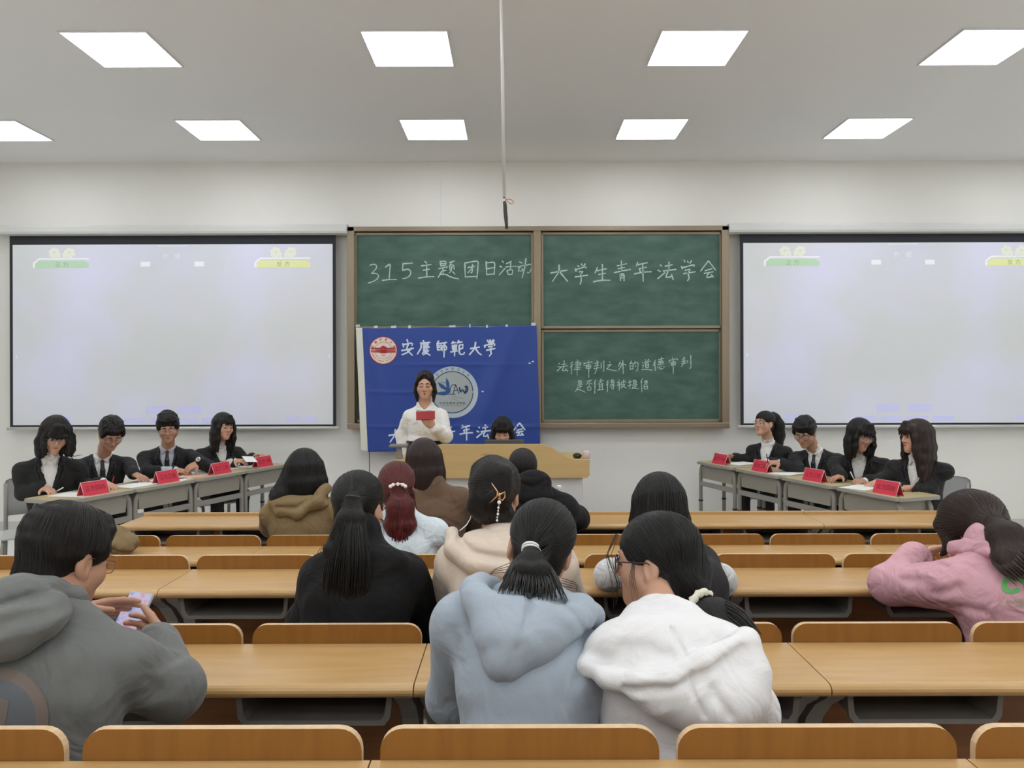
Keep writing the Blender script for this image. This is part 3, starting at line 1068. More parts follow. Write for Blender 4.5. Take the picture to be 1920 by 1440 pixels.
dcv = Q(748, 850, 6.42)
dc = empty('document_camera', (dcv.x, 6.42, .15 + zw), 0, 'grey document camera head on the left wing of the lectern', 'document camera')
b_ = MB(); b_.prism([(-.03, 0), (.03, 0), (.018, .10), (-.012, .10)], 'y', -.02, .03); b_.build('neck', M['bracket'], dc)
b_ = MB(); b_.box((-.078, -.05, .096), (.072, .07, .118), .006); b_.build('head', M['bin'], dc)

mv = Q(1083, 859, 6.42)
ms = MB(); ms.ball((0, 0, .021), (.038, .055, .021), 14)
o = ms.build('mouse', M['black_plastic'])
o.location = (mv.x, 6.45, .15 + zw - .002)
tag(o, 'black computer mouse on the right wing of the lectern', 'mouse')
kv = Q(1097, 858, 6.42)
ms = MB()
ms.lathe([(.026, 0), (.032, .01), (.030, .055), (.024, .064), (.0, .066)], 20)
o = ms.build('tape_roll', M['acrylic'])
o.location = (kv.x + .012, 6.42, .15 + zw - .002)
tag(o, 'small translucent tape roll at the right end of the lectern', 'tape roll')


# ------------------------------------------------------------------ lecture desks
PITCH = .55
G0 = -2.4645
ROW = {'A': (1.442, .21, .325), 'B': (2.374, .105, .43), 'C': (3.301, .105, .325), 'D': (4.231, 0.0, .43), 'E': (5.16, 0.0, None)}


def rounded_board(wd, zlo, zhi, r, n=6):
    h = wd / 2
    p = [(-h, zlo), (h, zlo)]
    p += [(h - r + r * math.cos(PI / 2 * k / n), zhi - r + r * math.sin(PI / 2 * k / n)) for k in range(n + 1)]
    p += [(-h + r - r * math.sin(PI / 2 * k / n), zhi - r + r * math.cos(PI / 2 * k / n)) for k in range(n + 1)]
    return p


def make_desk(front_row, seat_z):
    r = empty('lecture_desk', (0, 0, 0))
    hw = PITCH - .0015
    prof = [(-.014, .75), (-.318, .75)]
    prof += [(-.318 - .026 * math.sin(PI * k / 8), .732 + .018 * math.cos(PI * k / 8)) for k in range(1, 8)]
    prof += [(-.318, .714), (-.014, .714)]
    b_ = MB(); b_.prism(prof, 'x', -hw, hw); b_.build('tabletop', M['desk_top'], r)
    b_ = MB(); b_.box((-hw + .01, -.028, .16), (hw - .01, -.014, .712)); b_.build('modesty_panel', M['panel_wood'], r)
    for sx in (-1, 1):
        # curved cast bracket from the tabletop down to the post
        br = [(-.30, .713), (-.03, .713), (-.03, .02), (-.085, .02), (-.09, .42), (-.10, .50), (-.135, .575), (-.20, .64), (-.28, .69)]
        b_ = MB(); b_.prism(br, 'x', sx * .515 - .024, sx * .515 + .024); b_.build('leg', M['bracket'], r)
        b_ = MB(); b_.box((sx * .515 - .035, -.20, 0), (sx * .515 + .035, .06, .022), .006); b_.build('foot', M['bracket'], r)
        # book bin: an open trough hung under the top
        cx_ = sx * PITCH / 2
        t_ = .008
        bw = .205
        out = [(-bw, .712), (-bw + .006, .648), (-bw + .022, .628), (bw - .022, .628), (bw - .006, .648), (bw, .712)]
        inn = [(bw - t_, .712), (bw - t_ - .006, .655), (bw - .026, .637), (-bw + .026, .637), (-bw + t_ + .006, .655), (-bw + t_, .712)]
        b_ = MB()
        sh = [(p[0] + cx_, p[1]) for p in out + inn]
        b_.prism(sh, 'y', -.275, -.03)
        lip_o = [(p[0] * 1.035 + cx_, p[1] - (.005 if p[1] < .7 else 0)) for p in out]
        lip_i = [(p[0] + cx_, p[1]) for p in inn]
        b_.prism(lip_o + lip_i, 'y', -.288, -.275)
        b_.box((cx_ - bw + .01, -.034, .632), (cx_ + bw - .01, -.029, .712))
        b_.build('book_bin', M['bin'], r)
        if not front_row:
            b_ = MB()
            vs = b_.prism(rounded_board(.516, seat_z + .10, .808, .042), 'y', -.013, .004)
            for f in b_.bm.faces:
                n_ = f.normal if f.normal.length else Vector((0, 0, 0))
            b_.bm.normal_update()
            for f in b_.bm.faces:
                if abs(f.normal.y) < .5:
                    f.material_index = 1
            bk = b_.build('backrest', [M['seat_wood'], M['ply_edge']], r)
            bk.location.x = cx_
            b_ = MB()
            st = [(.03, seat_z), (.07, seat_z - .008), (.36, seat_z + .004), (.395, seat_z - .006), (.40, seat_z - .02), (.36, seat_z - .012), (.07, seat_z - .024), (.03, seat_z - .016)]
            b_.prism(st, 'x', cx_ - .21, cx_ + .21)
            b_.build('seat', M['seat_wood'], r)
            b_ = MB()
            b_.prism([(.0, seat_z - .02), (.30, seat_z - .016), (.30, seat_z - .035), (.05, seat_z - .09), (.0, seat_z - .16)], 'x', cx_ - .02, cx_ + .02)
            b_.build('seat_arm', M['bracket'], r)
    if front_row:
        b_ = MB(); b_.box((-hw, -.014, .10), (hw, .008, .772), .004); b_.build('front_board', M['desk_top'], r)
    return r


ROWL = {'A': 'nearest row', 'B': 'second row from the camera', 'C': 'middle row', 'D': 'row behind the front row', 'E': 'front row'}
UN = ['left end', 'second from the left', 'centre', 'second from the right', 'right end']
for rk, (dy, fz, sz) in ROW.items():
    proto = None
    for k in range(5):
        x = G0 + PITCH * (2 * k + 1)
        if rk == 'A' and k in (0, 4):
            continue
        o = copy_tree(proto) if proto else make_desk(rk == 'E', sz)
        proto = proto or o
        o.location = (x, dy, fz)
        tag(o, 'two-seat tan lecture desk in the %s, %s' % (ROWL[rk], UN[k]), 'desk', 'fixed lecture desks of the ' + ROWL[rk])


# ------------------------------------------------------------------ debate desks, chairs, plates, papers
def make_debate_desk():
    r = empty('student_desk', (0, 0, 0))
    hw, dp = .322, .42          # front edge at y = 0, depth towards +y
    zt = .796
    def outline(e):
        h, rr = hw + e, .05
        p = []
        for (cx_, cy_, a0) in ((h - rr, rr - e, -PI / 2), (h - rr, dp + e - rr, 0), (-h + rr, dp + e - rr, PI / 2), (-h + rr, rr - e, PI)):
            p += [(cx_ + rr * math.cos(a0 + PI / 2 * k / 4), cy_ + rr * math.sin(a0 + PI / 2 * k / 4)) for k in range(5)]
        return p
    b_ = MB(); b_.prism(outline(0.0), 'z', zt - .026, zt - .002); b_.build('edge_band', M['debate_edge'], r)
    b_ = MB(); b_.prism(outline(-.006), 'z', zt - .004, zt); b_.build('tabletop', M['debate_top'], r)
    b_ = MB()
    b_.prism([(-.27, .772), (.27, .772), (.255, .625), (-.255, .625)], 'y', .045, .36)
    b_.build('drawer_box', M['debate_bin'], r)
    for sx in (-1, 1):
        for yy in (.05, .33):
            b_ = MB()
            b_.tube([(sx * .296, yy, .02), (sx * .296, yy, .66), (sx * .290, yy, .71), (sx * .272, yy, .745), (sx * .235, yy, .766)], [.019, .019, .019, .019, .017], 12)
            lg = b_.build('leg', M['debate_leg'], r)
            b_ = MB(); b_.tube([(sx * .296, yy, .385), (sx * .296, yy, .400)], .0235, 12); b_.build('collar', M['black_plastic'], lg)
        b_ = MB(); b_.box((sx * .296 - .022, .0, 0), (sx * .296 + .022, .40, .03), .008); b_.build('foot', M['debate_leg'], r)
    b_ = MB(); b_.box((-.30, .036, .545), (.30, .064, .592), .006); b_.build('crossbar', M['debate_leg'], r)
    return r


def make_chair():
    r = empty('plastic_chair', (0, 0, 0))
    b_ = MB()
    # back shell curved in plan
    n = 10
    rows = []
    for zz, wsc in ((.56, .90), (.66, 1.0), (.80, 1.0), (.84, .94), (.855, .8)):
        rows.append([(.21 * wsc * math.sin(t_), .19 + .05 * math.cos(t_) * 1.0 + (zz - .56) * .16, zz) for t_ in [(-1.25 + 2.5 * k / n) for k in range(n + 1)]])
    vv = [[b_.bm.verts.new(p) for p in row] for row in rows]
    for a, c in zip(vv, vv[1:]):
        for k in range(n):
            b_.bm.faces.new((a[k], a[k + 1], c[k + 1], c[k])).smooth = True
    bmesh.ops.solidify(b_.bm, geom=b_.bm.faces[:], thickness=.014)
    b_.build('backrest', M['chair_grey'], r)
    b_ = MB(); b_.box((-.20, -.20, .43), (.20, .19, .452), .012); b_.build('seat', M['chair_grey'], r)
    for sx in (-1, 1):
        b_ = MB(); b_.tube([(sx * .185, .215, .82), (sx * .185, .205, .55), (sx * .187, .20, .40), (sx * .195, .24, .15), (sx * .20, .265, 0)], .0155, 10); b_.build('leg', M['debate_leg'], r)
        b_ = MB(); b_.tube([(sx * .18, .20, .42), (sx * .18, -.17, .42), (sx * .185, -.20, .38), (sx * .20, -.22, 0)], .0145, 10); b_.build('leg', M['debate_leg'], r)
    return r


class Side:
    def __init__(s, near, far, wd, sign):
        s.near, s.far = Vector(near), Vector(far)
        s.u = (s.far - s.near).normalized()
        s.v = Vector((s.u.y, -s.u.x, 0)) * sign
        if s.v.x * sign < 0: s.v = -s.v
        s.wd = wd
        # local +y of a desk = v (towards the sitter)
        s.rz = math.atan2(s.v.y, s.v.x) - PI / 2

    def at(s, k, a, b_, z=0.0):
        """k-th desk from the near end, a along the front edge from its middle (towards far), b_ metres behind the front edge"""
        p = s.near + s.u * (s.wd * (k + .5) + a) + s.v * b_
        return Vector((p.x, p.y, z))


SL = Side((-3.185, 5.47, 0), (-2.272, 7.88, 0), .645, -1)
SR = Side((2.748, 5.50, 0), (1.880, 8.03, 0), .668, 1)
TZ = .796
CHAIRS = {}
dd0 = make_debate_desk()
ch0 = make_chair()
first = True
ORD_L = ['nearest the camera', 'second from the camera', 'third from the camera', 'farthest from the camera']
for sd, nm in ((SL, 'left'), (SR, 'right')):
    for k in range(4):
        o = dd0 if first else copy_tree(dd0)
        c = ch0 if first else copy_tree(ch0)
        first = False
        o.location = sd.at(k, 0, 0)
        o.rotation_euler = (0, 0, sd.rz)
        tag(o, 'grey metal student desk in the %s debate team row, %s' % (nm, ORD_L[k]), 'desk', 'student desks of the %s debate team' % nm)
        if nm == 'left':
            c.location = sd.at(k, [-.02, .0, -.02, -.02][k], [.70, .64, .60, .60][k])
        else:
            c.location = sd.at(k, [-.03, .0, 0, 0][k], [.68, .64, .62, .58][k])
        c.rotation_euler = (0, 0, sd.rz)
        CHAIRS[(nm, k)] = c
        tag(c, 'pale grey plastic chair behind the %s debate desk %s' % (nm, ORD_L[k]), 'chair', 'chairs of the %s debate team' % nm)
LWORD = ['四', '三', '二', '一']


def make_plate(text, label, pos, rz, grp):
    r = empty('name_plate', pos, rz, label, 'name plate', grp)
    wd, hh, dd = .112, .102, .036
    for sy, nm in ((-1, 'front_card'), (1, 'back_card')):
        b_ = MB()
        q = [(-wd, sy * dd, 0), (wd, sy * dd, 0), (wd, 0, hh), (-wd, 0, hh)]
        n_ = Vector((0, sy * hh, dd)).normalized() * .0016
        lo_ = [b_.bm.verts.new(Vector(p)) for p in q]
        hi_ = [b_.bm.verts.new(Vector(p) + n_) for p in q]
        b_.bm.faces.new(lo_); b_.bm.faces.new(hi_)
        for k in range(4):
            b_.bm.faces.new((lo_[k], lo_[(k + 1) % 4], hi_[(k + 1) % 4], hi_[k]))
        card = b_.build(nm, M['plate_red'], r)
        b_ = MB()
        for (a, c) in ((q[0], q[1]), (q[1], q[2]), (q[2], q[3]), (q[3], q[0])):
            b_.tube([Vector(a) + n_ * .6, Vector(c) + n_ * .6], .0022, 6)
        b_.build('acrylic_rim', M['acrylic'], card)
        if sy < 0:
            sl = Vector((0, dd, hh)).normalized()
            fl_ = Flat(lambda u, v: Vector((u, -dd, 0)) + sl * (hh * .52 + v) * 1.0 + n_ * 1.35)
            fl_.text(text, (0, 0), .046, sx=.95)
            fl_.build('printed_title', M['plate_ink'], card)
    return r


pl = [(SL, 0, .0, '正方四辩'), (SL, 1, .06, '正方三辩'), (SL, 2, .05, '正方二辩'), (SL, 3, .0, '正方一辩'),
      (SR, 0, -.14, '反方四辩'), (SR, 1, -.03, '反方三辩'), (SR, 2, .0, '反方二辩'), (SR, 3, -.02, '反方一辩')]
for sd, k, a, tx in pl:
    nm = 'left' if sd is SL else 'right'
    make_plate(tx, 'red tent-shaped name plate on the %s debate desk %s' % (nm, ORD_L[k]), sd.at(k, a, .085, TZ), sd.rz, 'red name plates of the %s team' % nm)


def paper(pos, rz, n, label, wd=.21, ht=.297, material='paper', name='paper_sheet', jit=.02):
    b_ = MB()
    for i in range(n):
        a = (random.random() - .5) * .12
        rot = Matrix.Rotation(a, 3, 'Z')
        b_.box((-wd / 2, -ht / 2, .0006 + i * .0022), (wd / 2, ht / 2, .0018 + i * .0022), rot=rot)
    o_ = b_.build(name, M[material])
    o_.location = pos
    o_.rotation_euler = (0, 0, rz)
    tag(o_, label, 'paper')
    return o_


paper(SL.at(0, -.06, .20, TZ), SL.rz + .2, 2, 'white sheets beside the bob-haired woman and her name plate')
paper(SL.at(1, -.16, .17, TZ), SL.rz + 1.5, 3, 'white sheets under the hand of the man looking down in glasses')
paper(SL.at(1, .22, .20, TZ), SL.rz + .3, 1, 'white sheet right of the second name plate on the left desks')
paper(SL.at(2, -.20, .19, TZ), SL.rz + 1.2, 1, 'salmon pink sheet under the folded hands of the man with the watch', material='pink_paper')
paper(SL.at(2, .0, .26, TZ), SL.rz + .6, 3, 'white sheets right of the man with the watch')
paper(SL.at(3, -.10, .22, TZ), SL.rz + .9, 2, 'white sheets before the long-haired woman at the far left desk')
paper(SR.at(3, -.12, .25, TZ), SR.rz + .2, 6, 'thick stack of white sheets before the ponytailed woman at the far right desk')
paper(SR.at(2, -.20, .20, TZ), SR.rz + .4, 3, 'white sheets beside the name plate of the man writing in glasses')
paper(SR.at(0, .20, .17, TZ), SR.rz + .3, 2, 'white sheets left of the nearest name plate on the right desks')


def pen(p0, p1, material, label):
    p0, p1 = Vector(p0), Vector(p1)
    b_ = MB(); v = p1 - p0
    b_.tube([(0, 0, 0), v * .06], [.0008, .004], 8)
    b_.tube([v * .06, v * .95, v], [.0042, .0042, .003], 8)
    o_ = b_.build('pen', M[material])
    o_.location = p0
    tag(o_, label, 'pen')


# ------------------------------------------------------------------ bottle on the front desk
bv = Q(1048.5, 893, 4.98)
bz = .752
r = empty('water_bottle', (bv.x, 4.98, bz), 0, 'clear plastic water bottle with white cap and blue label on the front desk', 'bottle')
b_ = MB(); b_.lathe([(.028, 0), (.031, .006), (.031, .06), (.0295, .065), (.031, .07), (.031, .135), (.027, .155), (.016, .185), (.0125, .195), (.0125, .20)], 24); b_.build('body', M['clear'], r)
b_ = MB(); b_.lathe([(.0315, .072), (.0318, .073), (.0318, .132), (.0315, .133)], 24); b_.build('label_band', M['bottle_label'], r)
b_ = MB(); b_.lathe([(.0148, .197), (.0155, .199), (.0155, .214), (.014, .218), (.0, .2185)], 20); b_.build('cap', M['cap_white'], r)


# ------------------------------------------------------------------ bodies and clothes grown as smooth blended surfaces
A3 = lambda v: np.array(v, dtype=np.float32)


class SDF:
    BIG = 0.1

    def __init__(s, lo, hi, h):
        s.h = h
        s.lo = np.array(lo, np.float32) - 4 * h
        s.n = np.ceil((np.array(hi) - s.lo) / h).astype(int) + 5
        s.f = np.full(tuple(s.n), s.BIG, np.float32)
        s.id = None
        s.cur = 0

    def ids(s):
        s.id = np.zeros(tuple(s.n), np.int8)
        return s

    def blk(s, lo, hi, pad):
        a = np.clip(np.floor((np.array(lo) - pad - s.lo) / s.h).astype(int), 0, s.n - 1)
        b = np.clip(np.ceil((np.array(hi) + pad - s.lo) / s.h).astype(int) + 1, a + 1, s.n)
        sl = tuple(slice(a[i], b[i]) for i in range(3))
        g = [(s.lo[i] + np.arange(a[i], b[i], dtype=np.float32) * s.h) for i in range(3)]
        return sl, g[0][:, None, None], g[1][None, :, None], g[2][None, None, :]

    def put(s, sl, d, k, sub=False):
        f = s.f[sl]
        if sub:
            d = -d
            hh = np.maximum(k - np.abs(f - d), 0) / k if k > 0 else 0
            s.f[sl] = np.maximum(f, d) + hh * hh * k * .25
            return
        if s.id is not None and s.cur:
            s.id[sl] = np.where((d < f) & (d < .012), s.cur, s.id[sl])
        hh = np.maximum(k - np.abs(f - d), 0) / k if k > 0 else 0
        s.f[sl] = np.minimum(f, d) - hh * hh * k * .25

    def cap(s, a, b, ra, rb=None, k=.02, sub=False):
        rb = ra if rb is None else rb
        a, b = A3(a), A3(b)
        r = max(ra, rb)
        sl, x, y, z = s.blk(np.minimum(a, b) - r, np.maximum(a, b) + r, s.BIG)
        v = b - a
        L2 = float(v @ v) + 1e-12
        t = np.clip(((x - a[0]) * v[0] + (y - a[1]) * v[1] + (z - a[2]) * v[2]) / L2, 0, 1)
        d = np.sqrt((x - a[0] - t * v[0]) ** 2 + (y - a[1] - t * v[1]) ** 2 + (z - a[2] - t * v[2]) ** 2) - (ra + (rb - ra) * t)
        s.put(sl, d, k, sub)

    def chain(s, pts, rs, k=.02):
        if not isinstance(rs, (list, tuple)):
            rs = [rs] * len(pts)
        for i in range(len(pts) - 1):
            s.cap(pts[i], pts[i + 1], rs[i], rs[i + 1], k)

    def ell(s, c, r, R=None, k=.02, sub=False):
        c, r = A3(c), A3(r)
        R = np.eye(3, dtype=np.float32) if R is None else np.array(R, np.float32)
        ext = np.sqrt(((R * r[None, :]) ** 2).sum(1))
        sl, x, y, z = s.blk(c - ext, c + ext, s.BIG)
        dx, dy, dz = x - c[0], y - c[1], z - c[2]
        u = (R[0, 0] * dx + R[1, 0] * dy + R[2, 0] * dz) / r[0]
        v = (R[0, 1] * dx + R[1, 1] * dy + R[2, 1] * dz) / r[1]
        w_ = (R[0, 2] * dx + R[1, 2] * dy + R[2, 2] * dz) / r[2]
        k0 = np.sqrt(u * u + v * v + w_ * w_)
        k1 = np.sqrt((u / r[0]) ** 2 + (v / r[1]) ** 2 + (w_ / r[2]) ** 2) + 1e-9
        d = np.where(k0 < 1e-4, -min(r), k0 * (k0 - 1) / k1)
        s.put(sl, d, k, sub)

    def crease(s, pts, r, amp, yw=.12):
        """pull the surface in (amp > 0) or push it out (amp < 0) along a polyline"""
        pts = [A3(p) for p in pts]
        P = np.array(pts)
        e = np.array([3 * r, min(3 * r / yw, .22), 3 * r])
        sl, x, y, z = s.blk(P.min(0) - e, P.max(0) + e, 0)
        P[:, 1] *= yw
        pts = [A3(p) for p in P]
        y = y * yw
        best = None
        for a, b in zip(pts, pts[1:]):
            v = b - a
            t = np.clip(((x - a[0]) * v[0] + (y - a[1]) * v[1] + (z - a[2]) * v[2]) / (float(v @ v) + 1e-12), 0, 1)
            d = (x - a[0] - t * v[0]) ** 2 + (y - a[1] - t * v[1]) ** 2 + (z - a[2] - t * v[2]) ** 2
            best = d if best is None else np.minimum(best, d)
        s.f[sl] += amp * np.exp(-best / (r * r))

    def half(s, c, nrm, k=.004):
        """cut away everything on the side the normal points to"""
        c, nrm = A3(c), A3(nrm)
        nrm = nrm / np.linalg.norm(nrm)
        sl, x, y, z = s.blk(s.lo, s.lo + s.n * s.h, 0)
        d = (x - c[0]) * nrm[0] + (y - c[1]) * nrm[1] + (z - c[2]) * nrm[2]
        s.f = np.maximum(s.f, d).astype(np.float32)

    def wrinkle(s, amp, freq, seed, stretch=(1, 1, 1)):
        rg = np.random.RandomState(seed)
        sl, x, y, z = s.blk(s.lo, s.lo + s.n * s.h, 0)
        tot = 0
        for i in range(7):
            d = rg.randn(3)
            d /= np.linalg.norm(d)
            fq = freq * (0.6 + 1.1 * rg.rand())
            ph = rg.rand() * 6.28
            wv = np.sin(fq * (d[0] * x * stretch[0] + d[1] * y * stretch[1] + d[2] * z * stretch[2]) + ph
                        + 0.9 * np.sin(fq * .45 * (d[1] * x - d[2] * y + d[0] * z) + ph * 2))
            tot = tot + wv
        s.f = (s.f + amp * tot / 3.0).astype(np.float32)

    def mesh(s):
        w3 = 3 * s.h
        g = openvdb.FloatGrid(background=w3)
        g.copyFromArray(np.ascontiguousarray(np.clip(s.f, -w3, w3)))
        p, q = g.convertToQuads(isovalue=0.0)
        mi = None
        if s.id is not None and len(q):
            c = p[q].mean(1)
            ii = np.clip(np.rint(c).astype(int), 0, s.n - 1)
            mi = s.id[ii[:, 0], ii[:, 1], ii[:, 2]]
        return p * s.h + s.lo, q[:, ::-1] if FLIPQ else q, mi


FLIPQ = False


def mesh_obj(name, sdf, mats, root, parent, flow=None):
    p, q, mi = sdf.mesh()
    o0 = np.array(root, np.float32)
    me = bpy.data.meshes.new(name)
    nv, nq = len(p), len(q)
    me.vertices.add(nv)
    me.loops.add(nq * 4)
    me.polygons.add(nq)
    me.vertices.foreach_set('co', (p - o0).astype(np.float32).ravel())
    me.loops.foreach_set('vertex_index', q.astype(np.int32).ravel())
    me.polygons.foreach_set('loop_start', np.arange(0, nq * 4, 4, dtype=np.int32))
    me.polygons.foreach_set('use_smooth', np.ones(nq, bool))
    me.update(calc_edges=True)
    if mi is not None:
        me.polygons.foreach_set('material_index', mi.astype(np.int32))
    if flow is not None:
        at = me.attributes.new('flow', 'FLOAT_VECTOR', 'POINT')
        at.data.foreach_set('vector', flow(p).astype(np.float32).ravel())
    o = link_mesh(name, me, mats, parent)
    if parent is None:
        o.location = root
    return o


def flow_about(o, axis):
    """strand coordinates of hair falling along axis from o"""
    o = np.array(o, float)
    a = np.array(axis, float)
    a /= np.linalg.norm(a)

    def f(p):
        d = p - o
        t = d @ a
        r = d - t[:, None] * a[None, :]
        b1 = np.cross(a, [0.3, 0.5, 0.81])
        b1 /= np.linalg.norm(b1)
        b2 = np.cross(a, b1)
        u, v = r @ b1, r @ b2
        n = np.sqrt(u * u + v * v) + 1e-6
        m_ = np.minimum(1.0, n / .02)
        return np.stack([u / n * m_, v / n * m_, t * 6.0], 1)
    return f


def unit(v):
    v = Vector(v)
    return v.normalized()


def dirn(a_deg):
    """heading: 0 faces the camera end of the room, 90 faces right, 180 faces the board"""
    a = math.radians(a_deg)
    return Vector((math.sin(a), -math.cos(a), 0))


class Head:
    """head frame; x = own right, y = face, z = crown"""

    def __init__(s, c, a, pitch=0, roll=0, scale=1.0):
        Fh, U = dirn(a), Vector((0, 0, 1))
        X = Fh.cross(U)
        p, r = math.radians(pitch), math.radians(roll)
        F2 = Fh * math.cos(p) - U * math.sin(p)
        U2 = U * math.cos(p) + Fh * math.sin(p)
        X2 = X * math.cos(r) + U2 * math.sin(r)
        U3 = U2 * math.cos(r) - X * math.sin(r)
        s.c, s.X, s.F, s.U, s.s = Vector(c), X2, F2, U3, scale
        s.R = np.array([[X2.x, F2.x, U3.x], [X2.y, F2.y, U3.y], [X2.z, F2.z, U3.z]])
        s.Xg, s.Fg = X, Fh

    def p(s, x, y, z):
        return s.c + (s.X * x + s.F * y + s.U * z) * s.s

    def g(s, x, y, z):
        """same, but hanging straight down (heading only)"""
        return s.c + (s.Xg * x + s.Fg * y + Vector((0, 0, 1)) * z) * s.s


def add_head(S, h, female=True, mouth=.0, eyes='down', wide=1.0):
    s = h.s
    E = lambda c, r, k=.02, sub=False: S.ell(h.p(*c), [q * s for q in r], h.R, k * s, sub)
    C = lambda a, b, ra, rb=None, k=.015: S.cap(h.p(*a), h.p(*b), ra * s, (ra if rb is None else rb) * s, k * s)
    E((0, -.015, .036), (.073 * wide, .092, .080))
    E((0, .022, -.03), (.060 * wide, .062, .078), .03)
    jw = .046 if female else .052
    for q in (-1, 1):
        C((q * jw, .008, -.055), (q * .012, .062, -.097), .022, .018, .025)
        E((q * .040 * wide, .052, -.030), (.026, .026, .026), .03)
    E((0, .066, -.099), (.019, .018, .016), .02)
    E((0, .060, -.070), (.032, .026, .026), .02)
    C((-.034, .071, .020), (.034, .071, .020), .015, None, .02)
    for q in (-1, 1):
        E((q * .031, .098, .0), (.021, .020, .013), .014, True)
        E((q * .031, .0745, -.001), (.0155, .0125, .0115), .004)          # lidded eye
    C((0, .082, .012), (0, .101, -.028), .0075, .0105, .012)
    for q in (-1, 1):
        E((q * .0105, .093, -.033), (.0085, .010, .0075), .008)
    for q in (-1, 1):
        E((q * .074 * wide, -.008, -.012), (.010, .021, .031), .006)
        E((q * .084 * wide, .000, -.010), (.007, .011, .018), .005, True)
        E((q * .072 * wide, .0, -.036), (.008, .010, .010), .008)
    S.cur = 1
    C((-.019, .079, -.0655), (0, .0865, -.0635), .0045, .0062, .004)
    C((.019, .079, -.0655), (0, .0865, -.0635), .0045, .0062, .004)
    C((-.014, .080, -.0735), (.014, .080, -.0735), .0058, None, .004)
    S.cur = 2
    for q in (-1, 1):
        C((q * .014, .0875, .021), (q * .030, .0865, .0265), .0034, .0036, .003)
        C((q * .030, .0865, .0265), (q * .047, .0745, .0215), .0036, .0025, .003)
    S.cur = 3
    z_ = -.0055 if eyes == 'down' else -.001
    for q in (-1, 1):
        C((q * .019, .0855, z_), (q * .031, .0885, z_ + .001), .0026, .0030, .002)
        C((q * .031, .0885, z_ + .001), (q * .0445, .0795, z_ + .001), .0030, .0024, .002)
        if eyes == 'open':
            E((q * .031, .0865, -.003), (.006, .0035, .0055), .001)
    if mouth:
        S.cur = 1
        E((0, .087, -.0695), (.010, .006, .0035 + mouth), .002)
    S.cur = 0


def add_hand(S, wr, d, n, curl=25, side=1, s=1.0, thumb=(.55, .75, .25), spread=.0, point=None):
    """five-fingered hand: d = knuckle direction, n = where the palm faces, side = +1/-1 puts the thumb on d x n or against it"""
    wr, d, n = Vector(wr), unit(d), Vector(n)
    n = unit(n - d * n.dot(d))
    t = d.cross(n) * side                      # towards the thumb
    R = np.array([[t.x, d.x, n.x], [t.y, d.y, n.y], [t.z, d.z, n.z]])
    S.ell(wr + d * .048 * s, (.040 * s, .052 * s, .0155 * s), R, .012)
    S.cap(wr - d * .01 * s, wr + d * .03 * s, .024 * s, .021 * s, .02)
    for i, (off, ln) in enumerate(((.030, .072), (.010, .080), (-.010, .074), (-.029, .058))):
        b = wr + d * (.088 - .004 * abs(i - 1.2)) * s + t * off * s
        dv = unit(d + t * (off * spread * 6))
        cu = math.radians(curl * (1 + .12 * i)) if point is None or i > 0 else math.radians(point)
        p = b - d * .016 * s
        rr = .0088 * s if i < 3 else .0078 * s
        S.cap(p, b, rr * 1.08, rr, .006)
        p = b
        ang = cu * .8
        for j, fr in enumerate((.46, .31, .23)):
            v = dv * math.cos(ang) + n * math.sin(ang)
            e = p + v * ln * fr * s
            S.cap(p, e, rr * (1 - .08 * j), rr * (.93 - .1 * j), .003)
            p = e
            ang += cu * (1.0 if j == 0 else .7)
    tv = unit(d * thumb[0] + t * thumb[1] + n * thumb[2])
    b = wr + d * .022 * s + t * .026 * s + n * .004 * s
    m_ = b + tv * .040 * s
    S.cap(b, m_, .0135 * s, .0105 * s, .012)
    tv2 = unit(tv * .8 + d * .5 + n * .15)
    e = m_ + tv2 * .032 * s
    S.cap(m_, e, .0102 * s, .0082 * s, .004)


class Pose:
    def __init__(s, hip, neck, a, sw=.19, lean=0.0, shR=None, shL=None, floor=0.0, w=1.0, sit=True):
        s.hip, s.neck = Vector(hip), Vector(neck)
        s.U = (s.neck - s.hip).normalized()
        f = dirn(a)
        s.F = (f - s.U * f.dot(s.U)).normalized()
        s.X = s.F.cross(s.U)
        s.R = np.array([[s.X.x, s.F.x, s.U.x], [s.X.y, s.F.y, s.U.y], [s.X.z, s.F.z, s.U.z]])
        s.L = (s.neck - s.hip).length
        s.sw, s.w, s.floor, s.sit = sw, w, floor, sit
        s.sh = {1: Vector(shR) if shR is not None else s.at(.835, -.005, sw), -1: Vector(shL) if shL is not None else s.at(.835, -.005, -sw)}
        s.arms = {}
        s.f = f
        X0 = f.cross(Vector((0, 0, 1)))
        if sit:
            s.knee = {q: s.hip + f * .40 + X0 * q * .12 + Vector((0, 0, .0)) for q in (1, -1)}
            s.ank = {q: Vector((s.knee[q].x - f.x * .02, s.knee[q].y - f.y * .02, floor + .085)) for q in (1, -1)}
        else:
            s.knee = {q: Vector((s.hip.x + X0.x * q * .09, s.hip.y + X0.y * q * .09, floor + (s.hip.z - floor) * .53)) + f * .02 for q in (1, -1)}
            s.ank = {q: Vector((s.hip.x + X0.x * q * .09, s.hip.y + X0.y * q * .09, floor + .085)) - f * .02 for q in (1, -1)}

    def at(s, t, f=0.0, x=0.0):
        return s.hip + s.U * (t * s.L) + s.F * f + s.X * x

    def arm(s, q, el, wr, hand=None):
        s.arms[q] = (Vector(el), Vector(wr), hand)

    def pts(s):
        P = [s.hip, s.neck, s.sh[1], s.sh[-1]]
        for q, (e, w_, h_) in s.arms.items():
            P += [e, w_]
            if h_: P.append(w_ + unit(h_['d']) * .2)
        return P


def box_of(P, m):
    P = np.array([tuple(p) for p in P])
    return P.min(0) - m, P.max(0) + m


